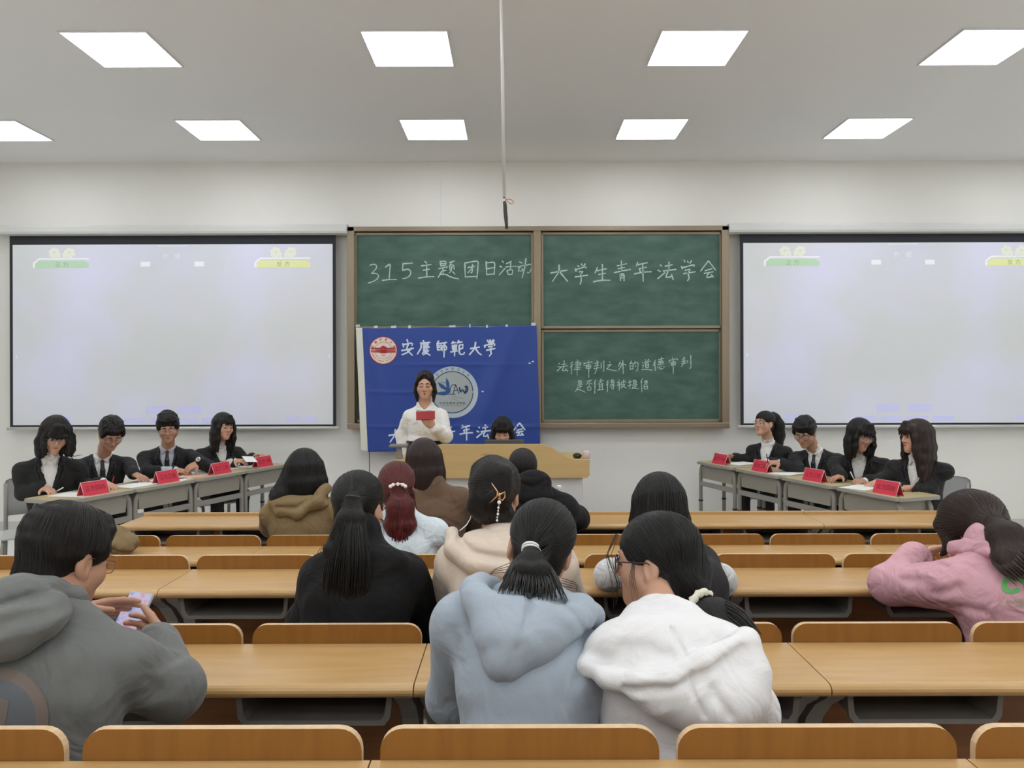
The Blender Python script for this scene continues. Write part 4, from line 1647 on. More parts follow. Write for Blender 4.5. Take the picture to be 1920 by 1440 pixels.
def add_torso(S, po, g=0.0, k=.035, belly=0.0):
    w_ = po.w
    k = min(k, .04)
    S.ell(po.at(.03, -.0), (.160 * w_ + g, .116 + g, .125), po.R, k)
    S.ell(po.at(.34, .008), (.138 * w_ + g + belly, .102 + g + belly, .19), po.R, k)
    S.ell(po.at(.64, .0), (.152 * w_ + g, .106 + g, .155), po.R, k)
    for q in (1, -1):
        S.cap(po.at(.70, -.01, q * .07), po.sh[q] - po.X * q * .02, .078 + g * .7, .043 + g, k)
        S.cap(po.at(.98, -.012, q * .01), po.sh[q] - po.X * q * .015, .046 + g * .5, .040 + g * .9, .03)


def add_sleeve(S, po, q, g=0.0, stop=1.0, cuff=0.0, k=.03):
    if q not in po.arms: return
    e, w_, h_ = po.arms[q]
    S.cap(po.sh[q], e, .044 + g, .040 + g, min(k, .03))
    we = e.lerp(w_, stop)
    S.cap(e, we, .040 + g, .029 + g * .9 + cuff, k)


def body(name, po, h, skin, root, vox, female=True, label=None, mouth=0, eyes='down', wide=1.0, hs=1.0):
    P = po.pts() + [h.c]
    lo, hi = box_of(P, .19)
    lo2, hi2 = box_of([po.hip] + list(po.knee.values()) + list(po.ank.values()), .13)
    S = SDF(np.minimum(lo, lo2), np.maximum(hi, hi2), vox).ids()
    add_torso(S, po, -.022, .05)
    nb = h.p(0, -.028, -.055)
    S.cap(po.neck - po.U * .02, nb, (.054 if female else .060), (.049 if female else .055), .04)
    for q in (1, -1):
        if q in po.arms:
            e, w_, hd = po.arms[q]
            S.cap(po.sh[q], e, .036, .032, .03)
            S.cap(e, w_, .034, .024 * hs, .02)
            if hd:
                add_hand(S, w_, hd['d'], hd['n'], hd.get('curl', 25), hd.get('side', 1), hs, hd.get('thumb', (.55, .75, .25)), hd.get('spread', .15), hd.get('point'))
        S.cap(po.at(0, 0, q * .08), po.knee[q], .066, .046, .04)
        S.cap(po.knee[q], po.ank[q], .044, .030, .03)
        S.cap(po.ank[q] - Vector((0, 0, .05)), po.ank[q] - Vector((0, 0, .05)) + po.f * .13, .026, .022, .03)
    add_head(S, h, female, mouth, eyes, wide)
    return mesh_obj(name, S, [skin, M['lips'], M['brow'], M['lash']], root, None)


def trousers(po, root, parent, material='trousers', name='trousers', vox=.009):
    lo, hi = box_of([po.hip] + list(po.knee.values()) + list(po.ank.values()), .15)
    S = SDF(lo, hi, vox)
    S.ell(po.at(.02, 0), (.172 * po.w, .125, .12), po.R, .05)
    for q in (1, -1):
        S.cap(po.at(0, 0, q * .085), po.knee[q], .085, .064, .04)
        S.cap(po.knee[q], po.ank[q] - Vector((0, 0, .02)), .062, .050, .03)
    S.wrinkle(.0015, 40, 3)
    o = mesh_obj(name, S, M[material], root, parent)
    lo, hi = box_of([po.ank[1], po.ank[-1]], .22)
    S = SDF(lo, hi, vox)
    for q in (1, -1):
        b = po.ank[q] - Vector((0, 0, .045))
        S.cap(b - po.f * .05, b + po.f * .14, .038, .032, .03)
    S.half((0, 0, po.floor + .004), (0, 0, -1))
    mesh_obj('shoes', S, M['shoes'], root, parent)
    return o


def suit(po, h, root, parent, mat_='suit', shirt='shirt', tie=None, vox=.0065, vdepth=.50, vw=.062, seed=1, collar='point', g=.014, cuffs=(1, -1)):
    lo, hi = box_of(po.pts(), .17)
    # shirt, seen in the V and at the cuffs
    S = SDF(lo, hi, vox)
    add_torso(S, po, .001, .06)
    S.ell(po.at(.60, .042), (.10, .082, .18), po.R, .03)
    for q in cuffs:
        if q in po.arms and po.arms[q][2]:
            e, w_, _ = po.arms[q]
            S.cap(e.lerp(w_, .55), w_.lerp(e, .02), .040, .036, .01)
    nk = po.neck
    S.cap(nk, nk + (h.p(0, -.028, -.055) - nk) * .42, .062, .058, .02)
    S.cap(nk + (h.p(0, -.028, -.055) - nk) * .30, nk + (h.p(0, -.028, -.055) - nk) * .95, .0545, .0500, .003, True)
    mesh_obj('shirt', S, M[shirt], root, parent)
    # collar wings
    S = SDF(*box_of([po.at(1.0)], .17), .0045)
    up = unit(h.p(0, -.028, -.055) - nk)
    cb = nk + up * .030
    ring = []
    for q in (1, -1):
        r_ = [cb + up * .012 - po.F * .060, cb + up * .010 + po.X * q * .052 - po.F * .025, cb + po.X * q * .058 + po.F * .015,
              cb - up * .012 + po.X * q * .036 + po.F * .050, cb - up * .028 + po.X * q * .010 + po.F * .066]
        S.chain(r_, [.011, .011, .012, .012, .009], .006)
        if collar == 'point':
            S.cap(r_[3] - up * .004, r_[4] - up * .030 + po.X * q * .026 + po.F * .012, .011, .006, .012)
            S.cap(r_[2], r_[4] - up * .014 + po.X * q * .024 + po.F * .006, .010, .008, .012)
    mesh_obj('collar', S, M[shirt], root, parent)
    if tie:
        S = SDF(*box_of([po.at(.95, .08), po.at(.4, .15)], .06), .0045)
        S.cap(po.at(.985, .074), po.at(.945, .093), .016, .012, .005)
        T = [po.at(.945, .095), po.at(.85, .122), po.at(.70, .134), po.at(.50, .134)]
        for a, b, ra, rb in zip(T, T[1:], (.011, .018, .022), (.018, .022, .024)):
            for x in (-.5, 0, .5):
                S.cap(a + po.X * x * ra, b + po.X * x * rb, ra * .55, rb * .55, .01)
        mesh_obj('tie', S, M[tie], root, parent)
    # jacket
    S = SDF(lo, hi, vox)
    add_torso(S, po, g, .035, .004)
    S.ell(po.at(.55, .045), (.115, .085, .19), po.R, .03)
    for q in (1, -1):
        S.cap(po.sh[q] - po.X * q * .01, po.sh[q] + (po.arms[q][0] - po.sh[q]) * .3 if q in po.arms else po.sh[q], .050, .052, .02)
        add_sleeve(S, po, q, .013, .86, .012)
    S.wrinkle(.0022, 34, seed)
    for q in (1, -1):
        if q in po.arms:
            e = po.arms[q][0]
            ax = unit(po.arms[q][1] - e)
            for t in (-.03, .01, .05):
                sd = ax.cross(Vector((0, 0, 1)))
                c0 = e + ax * t
                S.crease([c0 - sd * .06 + Vector((0, 0, .03)), c0 + sd * .02 + Vector((0, 0, .05)), c0 + sd * .07], .011, .004, 1.0)
    # V opening: cut a wedge from the front
    sl, x, y, z = S.blk(S.lo, S.lo + S.n * S.h, 0)
    c = po.neck
    dx, dy, dz = x - c.x, y - c.y, z - c.z
    lx = dx * po.X.x + dy * po.X.y + dz * po.X.z
    lf = dx * po.F.x + dy * po.F.y + dz * po.F.z
    lu = dx * po.U.x + dy * po.U.y + dz * po.U.z
    tt = np.clip((lu + vdepth * po.L) / (vdepth * po.L), 0, 1.15)
    wv = vw * tt
    wedge = np.maximum(np.maximum(np.abs(lx) - wv, -lf + .0), -(lu + vdepth * po.L))
    S.f = np.maximum(S.f, -wedge).astype(np.float32)
    # neck hole
    S.cap(po.neck - po.U * .0, po.neck + up * .14, .066, .066, .004, True)
    # lapels
    for q in (1, -1):
        lapel = [po.at(1.03, -.030, q * .070), po.at(.99, .045, q * .074), po.at(.88, .105, q * .068), po.at(.72, .134, q * .046), po.at(1 - vdepth, .142, q * .008)]
        S.chain(lapel, [.012, .012, .010, .009, .007], .008)
        S.chain([lapel[1] + po.X * q * .014, lapel[2] + po.X * q * .030, lapel[3] + po.X * q * .026, lapel[4]], [.008, .008, .007, .006], .01)
    mesh_obj('jacket', S, M[mat_], root, parent)


def glasses(h, root, parent, material='frame_dark', rr=.022, thick=.0016, rim='round', drop=0.0, lens=True):
    b_ = MB()
    P = lambda x, y, z: h.p(x, y, z + drop) - Vector(root)
    for q in (-1, 1):
        pts = []
        for k in range(24):
            a = 2 * PI * k / 24
            ex = .55 if rim == 'rect' else 1.0
            cx_ = math.copysign(abs(math.cos(a)) ** ex, math.cos(a))
            sz = math.copysign(abs(math.sin(a)) ** ex, math.sin(a))
            pts.append(P(q * .034 + cx_ * rr * 1.12, .100 - .010 * abs(q * .034 + cx_ * rr) / .05, -.003 + sz * rr * .88))
        b_.tube(pts, thick, 6, closed=True)
        b_.tube([P(q * .058, .090, .004), P(q * .072, .070, .006), P(q * .080, .0, .006), P(q * .078, -.02, -.006)], thick, 6)
        if lens:
            b_.mi = 1
            b_.poly(pts)
            b_.mi = 0
    b_.tube([P(-.011, .101, .0), P(0, .104, .003), P(.011, .101, .0)], thick, 6)
    b_.build('glasses', [M[material], M['lens']], parent)


def hair_base(S, h, fringe=0.0, side=.0, thick=1.0, k=.01, nape=True, face=True, hairline=.052, facew=.060):
    s = h.s
    E = lambda c, r, kk=.02, sub=False: S.ell(h.p(*c), [q * s for q in r], h.R, kk, sub)
    E((0, -.018, .040), (.084 * thick, .103 * thick, .087 * thick))
    if nape:
        E((0, -.052, -.028), (.064, .050, .062), .015)
    if face:
        E((0, .115, hairline - .095), (facew, .062, .095), .008, True)


def hair_obj(S, h, root, parent, material, o=None, axis=None, name='hair'):
    o = h.p(0, -.02, .06) if o is None else o
    axis = -h.U if axis is None else axis
    return mesh_obj(name, S, M[material], root, parent, flow_about(o, axis))


def strands(pts_list, r, root, parent, material, name='loose_strands'):
    b_ = MB()
    for pts in pts_list:
        b_.tube([Vector(p) - Vector(root) for p in pts], [r] * (len(pts) - 1) + [r * .4], 5)
    return b_.build(name, M[material], parent)


def fan(sections, n, root, parent, material, axis=(1, 0, 0), jit=.02, r=.0012, seed=1, name='hair_strands'):
    """loose tail: strands run through cross-sections (centre, half width, half depth)"""
    rg = random.Random(seed)
    ax = unit(axis)
    L_ = []
    for k in range(n):
        a = rg.random() * 2 * PI
        q = math.sqrt(rg.random()) * .98
        u, v = math.cos(a) * q, math.sin(a) * q
        P = []
        for i, (c, wd, dp) in enumerate(sections):
            P.append(Vector(c) + ax * (u * wd + rg.uniform(-.003, .003)) + Vector((0, 1, 0)) * (v * dp))
        d = (P[-1] - P[-2]).normalized()
        P[-1] = P[-1] + d * rg.uniform(-jit, jit)
        Q_ = []
        for i in range(len(P) - 1):                      # smooth with Catmull-Rom
            p0, p1, p2, p3 = P[max(i - 1, 0)], P[i], P[i + 1], P[min(i + 2, len(P) - 1)]
            for t in (0, .33, .67):
                Q_.append(.5 * ((2 * p1) + (p2 - p0) * t + (2 * p0 - 5 * p1 + 4 * p2 - p3) * t * t + (3 * p1 - p0 - 3 * p2 + p3) * t ** 3))
        Q_.append(P[-1])
        L_.append(Q_)
    return strands(L_, r, root, parent, material, name)


def scalp(hobj, h, root, parent, material, tie=None, n=220, bottom=.0, r=.0008, seed=1, lift=.0012, t0=50):
    """single hairs lying on the hair surface: towards the tie, or falling from the crown"""
    me = hobj.data
    bv_ = BVHTree.FromPolygons([v.co for v in me.vertices], [p.vertices for p in me.polygons])
    rg = random.Random(seed)
    root = Vector(root)
    c = h.c + h.U * .03 - h.F * .01
    a = unit(c - Vector(tie)) if tie is not None else -h.U
    b1 = a.orthogonal().normalized()
    b2 = a.cross(b1)
    L_ = []
    for k in range(n):
        ph = 2 * PI * (k + rg.random()) / n
        wob, amp = rg.random() * 6, rg.uniform(.0, .05)
        P = []
        lf = lift * rg.uniform(.2, 1.6)
        lo_, hi_ = (math.radians(rg.uniform(t0 - 8, t0 + 14)), math.radians(168)) if tie is not None else (math.radians(8), math.radians(92))
        m_ = 10 if tie is not None else 7
        for j in range(m_):
            th = lo_ + (hi_ - lo_) * j / (m_ - 1)
            if tie is None: th = PI - th
            q = ph + amp * math.sin(wob + 3 * j / m_)
            d = a * math.cos(th) + (b1 * math.cos(q) + b2 * math.sin(q)) * math.sin(th)
            hit = bv_.ray_cast(c + d * .4 - root, -d, .6)
            if hit[0] is None: break
            P.append(hit[0] + root + d * lf)
        if tie is None and bottom > 0 and len(P) == m_:
            d = b1 * math.cos(ph) + b2 * math.sin(ph)
            d = Vector((d.x, d.y, 0)).normalized()
            end = bottom * rg.uniform(.82, 1.0)
            for j in range(1, 6):
                o_ = Vector((c.x, c.y, c.z - end * j / 5))
                hit = bv_.ray_cast(o_ + d * .4 - root, -d, .395)
                if hit[0] is None: break
                P.append(hit[0] + root + d * lf)
        if tie is not None and len(P) > 3: P.append(Vector(tie))
        if len(P) > 3: L_.append(P)
    return strands(L_, r, root, parent, material, 'hair_strands') if L_ else None


def ring(c, axis, r, thick, root, parent, material, name='hair_tie', squash=1.0, wob=0.0):
    a = unit(axis)
    u = a.orthogonal().normalized()
    v = a.cross(u)
    b_ = MB()
    n = 36
    b_.tube([Vector(c) - Vector(root) + u * r * math.cos(2 * PI * k / n) + v * r * squash * math.sin(2 * PI * k / n) + a * wob * math.sin(k * 2.4) for k in range(n)],
            [thick * (1 + (.25 * math.sin(k * 2.1) if wob else 0)) for k in range(n)], 8, closed=True)
    return b_.build(name, M[material], parent)


def project_marks(flat, target, name, material, parent, root, lift=.0012):
    """lay flat marks onto a garment: every point is moved along the line of sight of its maker until it meets the cloth"""
    me = target.data
    bv_ = BVHTree.FromPolygons([v.co for v in me.vertices], [p.vertices for p in me.polygons])
    eye = Vector((0, 0, H)) - Vector(root)
    V = []
    keep = []
    for p in flat.V:
        o_ = Vector(p) - Vector(root)
        dv = (o_ - eye).normalized()
        hit = bv_.ray_cast(eye + dv * .6, dv, 4.0)
        keep.append(hit[0] is not None)
        V.append(tuple(hit[0] - dv * lift) if hit[0] is not None else tuple(o_))
    Fc = [(f, m_) for f, m_ in zip(flat.Fc, flat.Mi) if all(keep[i] for i in f)]
    me2 = bpy.data.meshes.new(name)
    me2.from_pydata(V, [], [f for f, _ in Fc])
    me2.polygons.foreach_set('material_index', [m_ for _, m_ in Fc])
    me2.update()
    return link_mesh(name, me2, material, parent)


# ------------------------------------------------------------------ people
Zv = Vector((0, 0, 1))


def root_of(po):
    return Vector((po.hip.x, po.hip.y, po.floor))


def hand_to(wr, tip, n, **kw):
    d = dict(d=Vector(tip) - Vector(wr), n=Vector(n))
    d.update(kw)
    return d


def who(o, label, group):
    return tag(o, label, 'person', group)


GL, GR, GA, GF = 'left debate team', 'right debate team', 'students in the audience', 'people at the lectern'


def long_hair(S, h, length, width=.085, back=.095, front=True, r=.032, spread=1.0, curve=.0, fl=.055):
    """hair falling straight down from the crown, heading-aligned"""
    n = 4
    for x, y in ((-width, -.01), (width, -.01), (-width * .8, -.055), (width * .8, -.055), (-.035, -back), (.035, -back), (0, -back)):
        P = [h.p(x * .9, y * .95, .03)]
        for k in range(1, n + 1):
            t = k / n
            e = h.g(x * (1 + (spread - 1) * t), y - curve * t * t, 0)
            e.z = h.c.z + .0 - length * t
            P.append(e)
        S.chain(P, [r, r * 1.12, r * 1.1, r * .95, r * .55], .03)
    if front:
        for q in (-1, 1):
            P = [h.p(q * .060, .050, .055), h.p(q * .077, fl, -.01)]
            e = h.g(q * .080, fl - .005, 0); e.z = h.c.z - length * .45
            P.append(e)
            e = h.g(q * .078, fl - .02, 0); e.z = h.c.z - length * .9
            P.append(e)
            S.chain(P, [.020, .020, .020, .010], .02)


# ============================ left debate team
def debater(key, label, grp, neck, head, ha, hp, hr, a, lean, armR, armL, hs=1.0, sw=.195, w_=1.05, female=True, skin='skin', eyes='down', mouth=0,
            seat=.54, suit_kw=None, floor=0.0):
    n_ = Vector(neck)
    f = dirn(a)
    po = Pose((n_.x - f.x * lean, n_.y - f.y * lean, seat + floor), n_, a, sw=sw, w=w_, floor=floor)
    for q, ar in ((1, armR), (-1, armL)):
        if ar:
            po.arm(q, ar[0], ar[1], ar[2] if len(ar) > 2 else None)
    h = Head(head, ha, hp, hr, hs)
    rt = root_of(po)
    o = body('person', po, h, M[skin], rt, .0052, female, mouth=mouth, eyes=eyes, hs=.98 if female else 1.05)
    who(o, label, grp)
    kw = dict(mat_='suit')
    kw.update(suit_kw or {})
    ch = CHAIRS[('left' if key[0] == 'l' else 'right', int(key[1]) - 1 if key[0] == 'r' and False else ({'l1': 0, 'l2': 1, 'l3': 2, 'l4': 3, 'r1': 3, 'r2': 2, 'r3': 1, 'r4': 0}[key]))]
    bk = {'l1': .14, 'r4': .20}.get(key, .02)
    sd_ = -.13 if key == 'l1' else 0.0
    ch.location = (po.hip.x - f.x * bk - f.y * sd_, po.hip.y - f.y * bk + f.x * sd_, 0)
    ch.rotation_euler = (0, 0, math.radians(a + (-16 if key == 'r4' else 0)))
    suit(po, h, rt, o, seed=len(label) % 11 + 1, **kw)
    trousers(po, rt, o)
    return o, po, h, rt


DN = (0, 0, -1)
# --- bob haired woman
o, po, h, rt = debater('l1', 'bob-haired woman in black suit writing at the nearest left desk', GL,
    Q(94, 860, 6.02), Q(104, 814, 5.92), 38, 28, 6, 30, .09,
    (Q(44, 925, 5.92), Q(82, 915, 5.90), hand_to(Q(82, 915, 5.90), Q(113, 926, 5.80), DN, curl=22, side=-1)),
    (Q(160, 915, 6.18), Q(193, 904, 6.08), hand_to(Q(193, 904, 6.08), Q(222, 916, 6.02), DN, curl=20, side=1)), hs=1.07)
S = SDF(*box_of([h.c], .24), .0045)
hair_base(S, h, thick=1.06, hairline=.035, facew=.048)
long_hair(S, h, .17, .088, .095, True, .030, 1.12, .0, .062)
for x in (-.045, -.02, .005, .03, .052):
    S.chain([h.p(x * .5, .07, .10), h.p(x, .098, .045), h.p(x * 1.15, .099, .012)], [.020, .013, .005], .015)
S.wrinkle(.003, 70, 4)
hair_obj(S, h, rt, o, 'hair_black')
strands([[h.p(-.08, -.05, -.10), h.g(-.12, -.04, -.17), h.g(-.17, -.02, -.16)], [h.p(-.085, -.02, -.11), h.g(-.12, 0, -.21), h.g(-.13, .01, -.24)],
         [h.p(.08, .0, -.10), h.g(.11, .03, -.17), h.g(.13, .05, -.19)]], .004, rt, o, 'hair_black')
glasses(h, rt, o, 'frame_gold', .021, .0011)
pen(Q(106, 921, 5.84), Q(119, 914, 5.86), 'paper', 'white pen in the right hand of the bob-haired woman')
pen(Q(210, 905, 6.02), Q(214, 893, 6.04), 'pen_red', 'red pen in the left hand of the bob-haired woman')


def short_hair(h, rt, o, material='hair_black', top=.055, fringe=True, seed=2, thick=1.03, fr=.075, side=.0, vox=.0045):
    S = SDF(*box_of([h.c], .2), vox)
    hair_base(S, h, thick=thick, hairline=.05, facew=.058)
    s = h.s
    S.ell(h.p(0, -.005, .085), [.074 * s, .088 * s, top * s], h.R, .015)
    for q in (-1, 1):
        S.ell(h.p(q * .072, .02, .028), [.018 * s, .045 * s, .045 * s], h.R, .02)
        S.ell(h.p(q * .086, .004, -.014), [.022 * s, .026 * s, .032 * s], h.R, .006, True)
    if fringe:
        for x in np.linspace(-.058, .058, 8):
            S.chain([h.p(x * .7, .05, .108), h.p(x + side * .4, .090 - abs(x) * .3, .086), h.p(x * 1.05 + side, .096 - abs(x) * .4, fr - .012 + .016 * math.sin(x * 170 + seed))], [.020, .014, .005], .008)
    rg = random.Random(seed)
    for k in range(26):
        a, e = rg.uniform(-PI, PI), rg.uniform(.35, 1.3)
        x, y, z = .075 * math.cos(a) * math.cos(e), .088 * math.sin(a) * math.cos(e), .068 + .062 * math.sin(e)
        S.chain([h.p(x, y, z), h.p(x * 1.16 + .006, y * 1.14 + .010, z * 1.06 + .004)], [.015, .004], .006)
    S.half(h.p(0, 0, -.085), -h.U)
    S.wrinkle(.0028, 110, seed)
    return hair_obj(S, h, rt, o, material)


# --- man looking down in glasses
o, po, h, rt = debater('l2', 'short-haired man in glasses, suit and black tie looking down, second left desk', GL,
    Q(190, 858, 6.58), Q(208, 812, 6.46), 42, 36, 0, 34, .12,
    (Q(150, 915, 6.45), Q(205, 912, 6.34), None),
    (Q(246, 880, 6.62), Q(252, 889, 6.52), hand_to(Q(252, 888, 6.52), Q(276, 899, 6.42), DN, curl=12, side=1, spread=.35)),
    hs=1.09, sw=.21, w_=1.12, female=False, skin='skin_tan', suit_kw=dict(tie='tie', mat_='suit_b'))
short_hair(h, rt, o)
glasses(h, rt, o, 'frame_dark', .022, .0013, 'rect')
ring(Q(252, 888, 6.52).lerp(po.arms[-1][0], .12), po.arms[-1][1] - po.arms[-1][0], .030, .005, rt, o, 'black_plastic', 'wristwatch')

# --- man with watch
o, po, h, rt = debater('l3', 'man in suit, striped shirt and navy tie with folded hands and wristwatch, third left desk', GL,
    Q(314, 842, 7.22), Q(315, 801, 7.10), 22, 17, -3, 22, .10,
    (Q(276, 884, 7.05), Q(330, 882, 6.98), hand_to(Q(330, 881, 6.98), Q(368, 885, 6.95), (0, .2, -1), curl=18, side=-1)),
    (Q(396, 876, 7.08), Q(372, 868, 7.0), hand_to(Q(370, 869, 7.0), Q(344, 882, 6.92), (-.2, .4, -1), curl=26, side=1)),
    hs=1.10, sw=.20, w_=1.08, female=False, skin='skin_tan', suit_kw=dict(tie='tie', shirt='shirt_striped', mat_='suit_b', vw=.075))
short_hair(h, rt, o, top=.062, seed=5, thick=1.05, fr=.070, side=.004)
glasses(h, rt, o, 'frame_gold', .021, .0011)
wc = Q(376, 865, 6.98)
wa = unit(po.arms[-1][1] - po.arms[-1][0])
ring(wc, wa, .032, .0065, rt, o, 'black_plastic', 'watch_strap')
b_ = MB()
b_.tube([wc - rt + Vector((-.005, -.030, .018)), wc - rt + Vector((-.006, -.040, .024))], .021, 18)
b_.mi = 1
b_.tube([wc - rt + Vector((-.006, -.040, .024)), wc - rt + Vector((-.0062, -.0415, .025))], .0155, 18)
b_.build('watch_case', [M['silver'], M['watch_face']], o)

# --- long haired woman at the far left desk
o, po, h, rt = debater('l4', 'long-haired woman in black suit holding papers at the farthest left desk', GL,
    Q(411, 838, 7.66), Q(419, 799, 7.58), 50, 6, 4, 38, .07,
    (Q(418, 872, 7.58), Q(440, 865, 7.50), hand_to(Q(440, 865, 7.50), Q(464, 863, 7.46), (.3, .2, -.9), curl=28, side=-1)),
    (Q(462, 866, 7.72), Q(474, 857, 7.72), hand_to(Q(474, 857, 7.72), Q(492, 850, 7.70), (.2, -.2, -1), curl=30, side=1)),
    hs=1.05, sw=.185, suit_kw=dict(vw=.06))
S = SDF(*box_of([h.c], .34), .005)
hair_base(S, h, thick=1.05, hairline=.040, facew=.050)
long_hair(S, h, .27, .086, .095, True, .030, 1.02)
for x in (-.045, -.02, .005, .03):
    S.chain([h.p(x * .5, .07, .10), h.p(x, .096, .05), h.p(x * 1.1, .098, .016)], [.018, .011, .004], .012)
hair_obj(S, h, rt, o, 'hair_soft')
pp = paper(Q(468, 861, 7.44), .4, 1, 'folded sheet held by the long-haired woman at the far left desk', .11, .15)
pp.rotation_euler = (.28, .1, .6)

# ============================ right debate team
# --- ponytailed woman looking left
o, po, h, rt = debater('r1', 'ponytailed woman in glasses and black suit looking left, farthest right desk', GR,
    Q(1441, 834, 7.84), Q(1433, 794, 7.78), -58, -6, -4, -38, .05,
    (Q(1476, 872, 7.75), Q(1436, 866, 7.55), hand_to(Q(1434, 866, 7.55), Q(1414, 863, 7.50), DN, curl=26, side=1)),
    (Q(1398, 862, 7.98), Q(1376, 858, 7.98), hand_to(Q(1376, 857, 7.98), Q(1360, 851, 7.95), (0, -.4, -1), curl=24, side=-1)),
    hs=1.04, sw=.18, eyes='open', suit_kw=dict(vw=.07, vdepth=.58), mouth=.003)
S = SDF(*box_of([h.c, h.g(0, -.2, -.35)], .2), .005)
hair_base(S, h, thick=1.0, hairline=.058, facew=.066)
for q in (-1, 1):
    S.ell(h.p(q * .088, .012, -.016), [.024, .032, .036], h.R, .006, True)
S.chain([h.p(0, -.085, .075), h.p(0, -.125, .085), h.p(0, -.155, .06)], [.03, .035, .042], .02)
P = [h.p(0, -.15, .065), h.g(0, -.185, -.02), h.g(0, -.19, -.12), h.g(0, -.17, -.26), h.g(0, -.16, -.36)]
for x in (-.02, .02):
    S.chain([p + h.Xg * x for p in P], [.042, .056, .058, .045, .015], .03)
hair_obj(S, h, rt, o, 'hair_black')
strands([[h.p(-.045, .075, .05), h.p(-.062, .072, .0), h.p(-.06, .066, -.045)], [h.p(-.03, .085, .055), h.p(-.058, .082, .01), h.p(-.057, .075, -.03)],
         [h.g(.0, -.2, -.2), h.g(.02, -.235, -.24), h.g(.02, -.25, -.30)]], .0022, rt, o, 'hair_black')
ring(h.p(0, -.118, .083), h.p(0, -.155, .06) - h.p(0, -.085, .075), .036, .008, rt, o, 'black_plastic')
glasses(h, rt, o, 'frame_gold', .022, .0011)

# --- man writing
o, po, h, rt = debater('r2', 'man in dark-rimmed glasses, suit and tie writing with head bowed, third right desk', GR,
    Q(1530, 848, 7.20), Q(1510, 810, 7.12), -44, 26, 0, -36, .12,
    (Q(1500, 884, 7.05), Q(1462, 868, 7.05), hand_to(Q(1460, 868, 7.05), Q(1432, 866, 7.02), (-.1, .3, -1), curl=36, side=1)),
    (Q(1545, 890, 7.25), Q(1490, 880, 7.2), None),
    hs=1.10, sw=.20, w_=1.12, female=False, skin='skin_tan', suit_kw=dict(tie='tie', mat_='suit_b'))
short_hair(h, rt, o, top=.060, seed=8, thick=1.03, fr=.078)
glasses(h, rt, o, 'frame_dark', .023, .0017, 'rect')
pen(Q(1440, 868, 6.98), Q(1437, 851, 7.02), 'black_plastic', 'black pen in the hand of the man writing at the right desks')

# --- woman facing the camera
o, po, h, rt = debater('r3', 'long-haired woman in glasses facing forward with a pen, second right desk', GR,
    Q(1611, 856, 6.58), Q(1613, 815, 6.46), 12, 16, 5, -28, .10,
    (Q(1572, 888, 6.52), Q(1578, 893, 6.42), hand_to(Q(1578, 893, 6.42), Q(1550, 899, 6.34), DN, curl=14, side=1, spread=.3)),
    (Q(1652, 900, 6.42), Q(1622, 903, 6.28), hand_to(Q(1620, 903, 6.28), Q(1592, 901, 6.22), (-.3, .3, -.9), curl=48, side=1)),
    hs=1.06, sw=.20, w_=1.1, eyes='open', skin='skin_tan', suit_kw=dict(vw=.062, vdepth=.56))
S = SDF(*box_of([h.c], .34), .005)
hair_base(S, h, thick=1.05, hairline=.038, facew=.050)
long_hair(S, h, .20, .086, .092, True, .028, 1.0, 0, .06)
for x in (-.05, -.032, -.012, .01, .03, .05):
    S.chain([h.p(x * .5, .07, .10), h.p(x, .098 - abs(x) * .2, .05), h.p(x * 1.1, .102 - abs(x) * .25, .010)], [.018, .011, .0045], .010)
hair_obj(S, h, rt, o, 'hair_black')
glasses(h, rt, o, 'frame_gold', .023, .0011, drop=-.006)
pen(Q(1602, 900, 6.22), Q(1594, 884, 6.25), 'paper', 'white pen in the fist of the woman in glasses at the right desks')
# --- woman in profile
o, po, h, rt = debater('r4', 'woman with long brown-black hair seen in profile, nearest right desk', GR,
    Q(1722, 862, 6.02), Q(1717, 818, 5.98), -84, 2, 0, -44, .06,
    (Q(1742, 915, 5.92), Q(1690, 916, 5.86), None),
    (Q(1668, 892, 6.15), Q(1650, 902, 6.12), hand_to(Q(1650, 902, 6.12), Q(1630, 908, 6.10), DN, curl=20, side=-1)),
    hs=1.05, sw=.19, w_=1.05, eyes='open', suit_kw=dict(vw=.07, vdepth=.56))
S = SDF(*box_of([h.c], .40), .005)
hair_base(S, h, thick=1.06, hairline=.042, facew=.052)
long_hair(S, h, .33, .088, .10, True, .033, 1.1, -.02, .048)
for x in (-.05, -.03, -.01, .015, .04):
    S.chain([h.p(x * .5, .07, .10), h.p(x, .096, .05), h.p(x * 1.1, .10, .012)], [.018, .012, .005], .012)
for q in (-1,):
    S.chain([h.p(q * .05, .06, .07), h.p(q * .072, .055, 0), h.g(q * .075, .05, -.09), h.g(q * .08, .02, -.20)], [.026, .026, .026, .018], .02)
hair_obj(S, h, rt, o, 'hair_brown')

# ============================ at the lectern
PF = .15
nk = Q(797, 762, 6.82)
po = Pose((nk.x - .005, 6.86, 1.0), nk, 2, sw=.155, w=.92, floor=PF, sit=False, shR=Q(768, 781, 6.83), shL=Q(827, 781, 6.82))
cw = Q(812, 801, 6.56)
po.arm(-1, Q(836, 818, 6.74), cw, hand_to(cw, Q(793, 784, 6.50), (-.15, .75, .6), curl=26, side=-1, thumb=(.7, .4, .6)))
rw = Q(755, 858, 6.84)
po.arm(1, Q(754, 816, 6.90), rw, hand_to(rw, rw + Vector((.01, -.03, -.2)), (1, 0, 0), curl=18, side=-1))
h = Head(Q(797, 721, 6.76), 3, 10, 0, 1.0)
rt = root_of(po)
o = body('person', po, h, M['skin'], rt, .005, True, mouth=.003)
who(o, 'standing woman in white shirt and black trousers reading from a red folder', GF)
lo, hi = box_of(po.pts(), .17)
S = SDF(lo, hi, .0058)
add_torso(S, po, .014, .06)
S.ell(po.at(.62, .040), (.100, .084, .16), po.R, .03)
